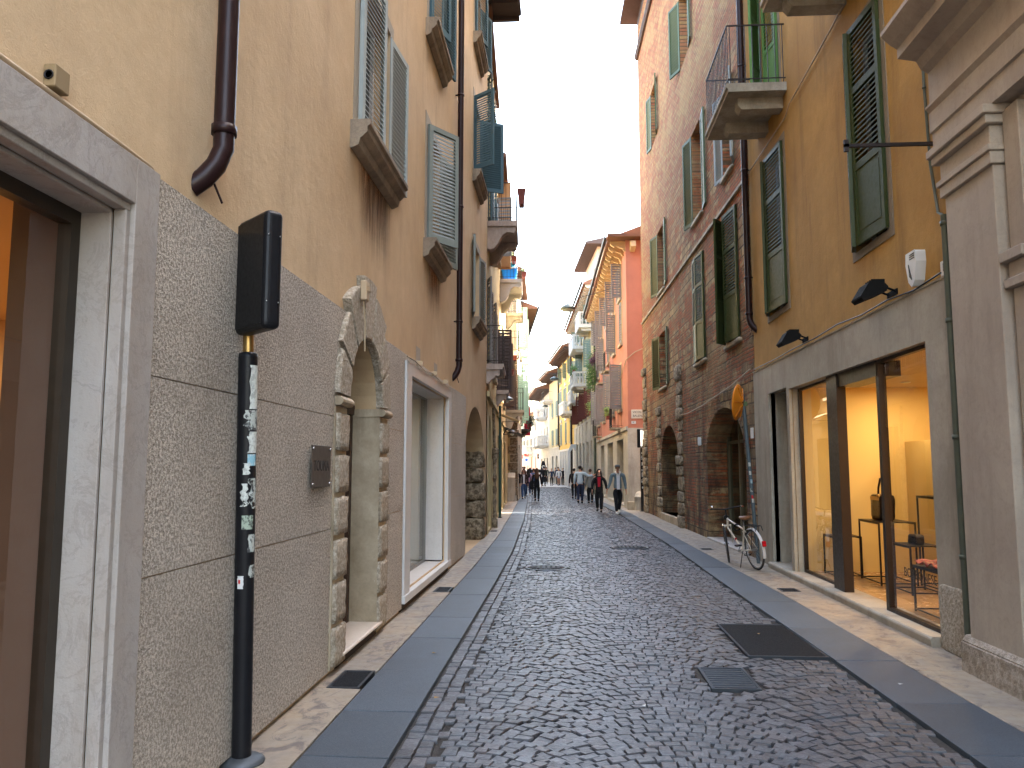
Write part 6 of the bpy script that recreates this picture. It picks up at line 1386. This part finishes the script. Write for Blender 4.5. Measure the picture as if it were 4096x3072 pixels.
person(1.93,29.6,R(6),1.80,'man in a washed denim jacket and flat cap walking toward the camera',DEN,BKC,WSH,'short',HBR,SKIN2,.26,1,la=((-.035,0,-.165),(-.095,-.02,-.30)),ra=((.035,.01,-.165),(.045,-.03,-.315)),cap=cloth('grey_cap',(.08,.09,.10)),collar=m_paint('sheepskin_collar',(.55,.52,.47),.95),inner=WT,fingers=True,baggy=1.08)
person(1.31,30.9,R(-4),1.66,'woman in an open black coat over a red top walking toward the camera',BKC,BKC,BSH,'side',HB,SKIN,.18,-1,fem=True,inner=REDT,fingers=True,baggy=1.25,coat=.40,la=((-.05,.01,-.15),(-.06,-.02,-.30)),ra=((.05,.01,-.15),(.075,-.01,-.29)))
person(.72,38.2,AW+R(-4),1.80,'man in a light blue shirt seen from behind reaching out to the woman beside him',SHIRT,NAVY,BSH,'short',HB,SKIN,.14,1,la=((-.105,-.01,-.085),(-.225,-.05,-.045)),fingers=True,baggy=1.1)
person(1.21,38.45,AW,1.64,'woman in a loose grey top seen from behind with a black shoulder bag',GREYC,BKC,BSH,'bun',HBR,SKIN,.10,-1,fem=True,fingers=True,baggy=1.3,hem=.43)
hbag(1.44,38.35,.95,R(90),.34,.36,.13,BKC,'black shoulder bag of the woman in the grey top',.42)
person(.50,43.5,AW,1.66,'person in black partly hidden behind the man in the light blue shirt',BKC,BKC,BSH,'short',HB,SKIN,.12,1)
person(.98,47.0,AW,1.70,'dark haired person in navy half hidden between the man and the woman in grey',NAVY,BKC,BSH,'short',HB,SKIN,.2,-1)
person(-1.41,40.4,AW,1.68,'woman in a long black coat with long dark hair seen from behind mid street',BKC,BKC,BSH,'long',HBR,SKIN,.10,1,fem=True,coat=.40,baggy=1.15)
hbag(-1.66,40.4,.62,R(0),.20,.42,.12,BKC,'black tote bag carried by the woman in the long black coat',.2)
person(-2.22,43.3,R(8),1.64,'woman in a dark brown jacket, jeans and sunglasses walking on the left pavement',BRN,JEAN,BSH,'side',HBR,SKIN,.2,1,fem=True,baggy=1.15,inner=WT)
person(-2.20,48.2,AW+R(10),1.64,'woman in a pink top and dark trousers seen from behind on the left',PNK,NAVY,WSH,'long',HB,SKIN,.3,-1,fem=True)
person(-1.92,49.6,AW,1.66,'person in a blue shirt with a brown bag walking away beside the pink top',BLUEJ,BKC,BSH,'short',HBR,SKIN,.35,1)
hbag(-2.02,48.7,.80,R(0),.26,.3,.1,TAN,'brown shoulder bag between the pink top and the blue shirt',.3)
person(-2.58,41.6,R(0),1.72,'person in black half hidden at the stone corner on the left',BKC,BKC,BSH,'short',HB,SKIN,.1,1)
far=[(-2.9,56,0,1.75,TANC,BKC,'short',HBR,'man in a tan coat far down the left side'),(-2.6,60,1,1.68,NAVY,JEAN,'long',HB,'long haired woman in navy far down the left side'),(-3.2,64,0,1.75,WT,BKC,'short',HBR,'person in a white shirt farthest on the left side'),
 (-1.9,72,1,1.78,BKC,BKC,'short',HB,'tall person in black far ahead, left of the road centre'),(-3.6,72,0,1.7,BLUEJ,JEAN,'short',HB,'person in a blue jacket near the white car'),
 (-1.85,80,0,1.72,cloth('dark_green_coat',(.03,.045,.035)),BKC,'short',HB,'person in a dark green coat beside the oval flag'),(-1.22,74,0,1.60,NAVY,BKC,'bun',HBL,'woman in navy with folded hands in the far group'),(-.95,79,0,1.68,GREYC,GREYC,'short',HBR,'person in grey in the middle of the far group'),
 (-.65,77,1,1.76,NAVY,BKC,'short',HB,'tall man in dark navy at the back of the far group'),(-.55,74.6,0,1.62,WT,cloth('pale_shorts',(.35,.40,.5)),'long',HBL,'woman in a white top and pale shorts in the far group'),(-.18,76,1,1.64,BKC,BKC,'short',HBL,'blond woman in black carrying a bag in the far group'),(.12,76.6,1,1.74,BLUEJ,GREYC,'short',HBL,'man in a blue jacket at the right of the far group')]
for (x,y,d,h,t,b,hr,hm_,lab) in far: person(x,y,AW*d+R(rnd.uniform(-25,25)),h,lab,t,b,BSH,hr,hm_,SKIN,.12,rnd.choice((1,-1)),shorts='shorts' in lab,group='pedestrians far down the street',z=.03)
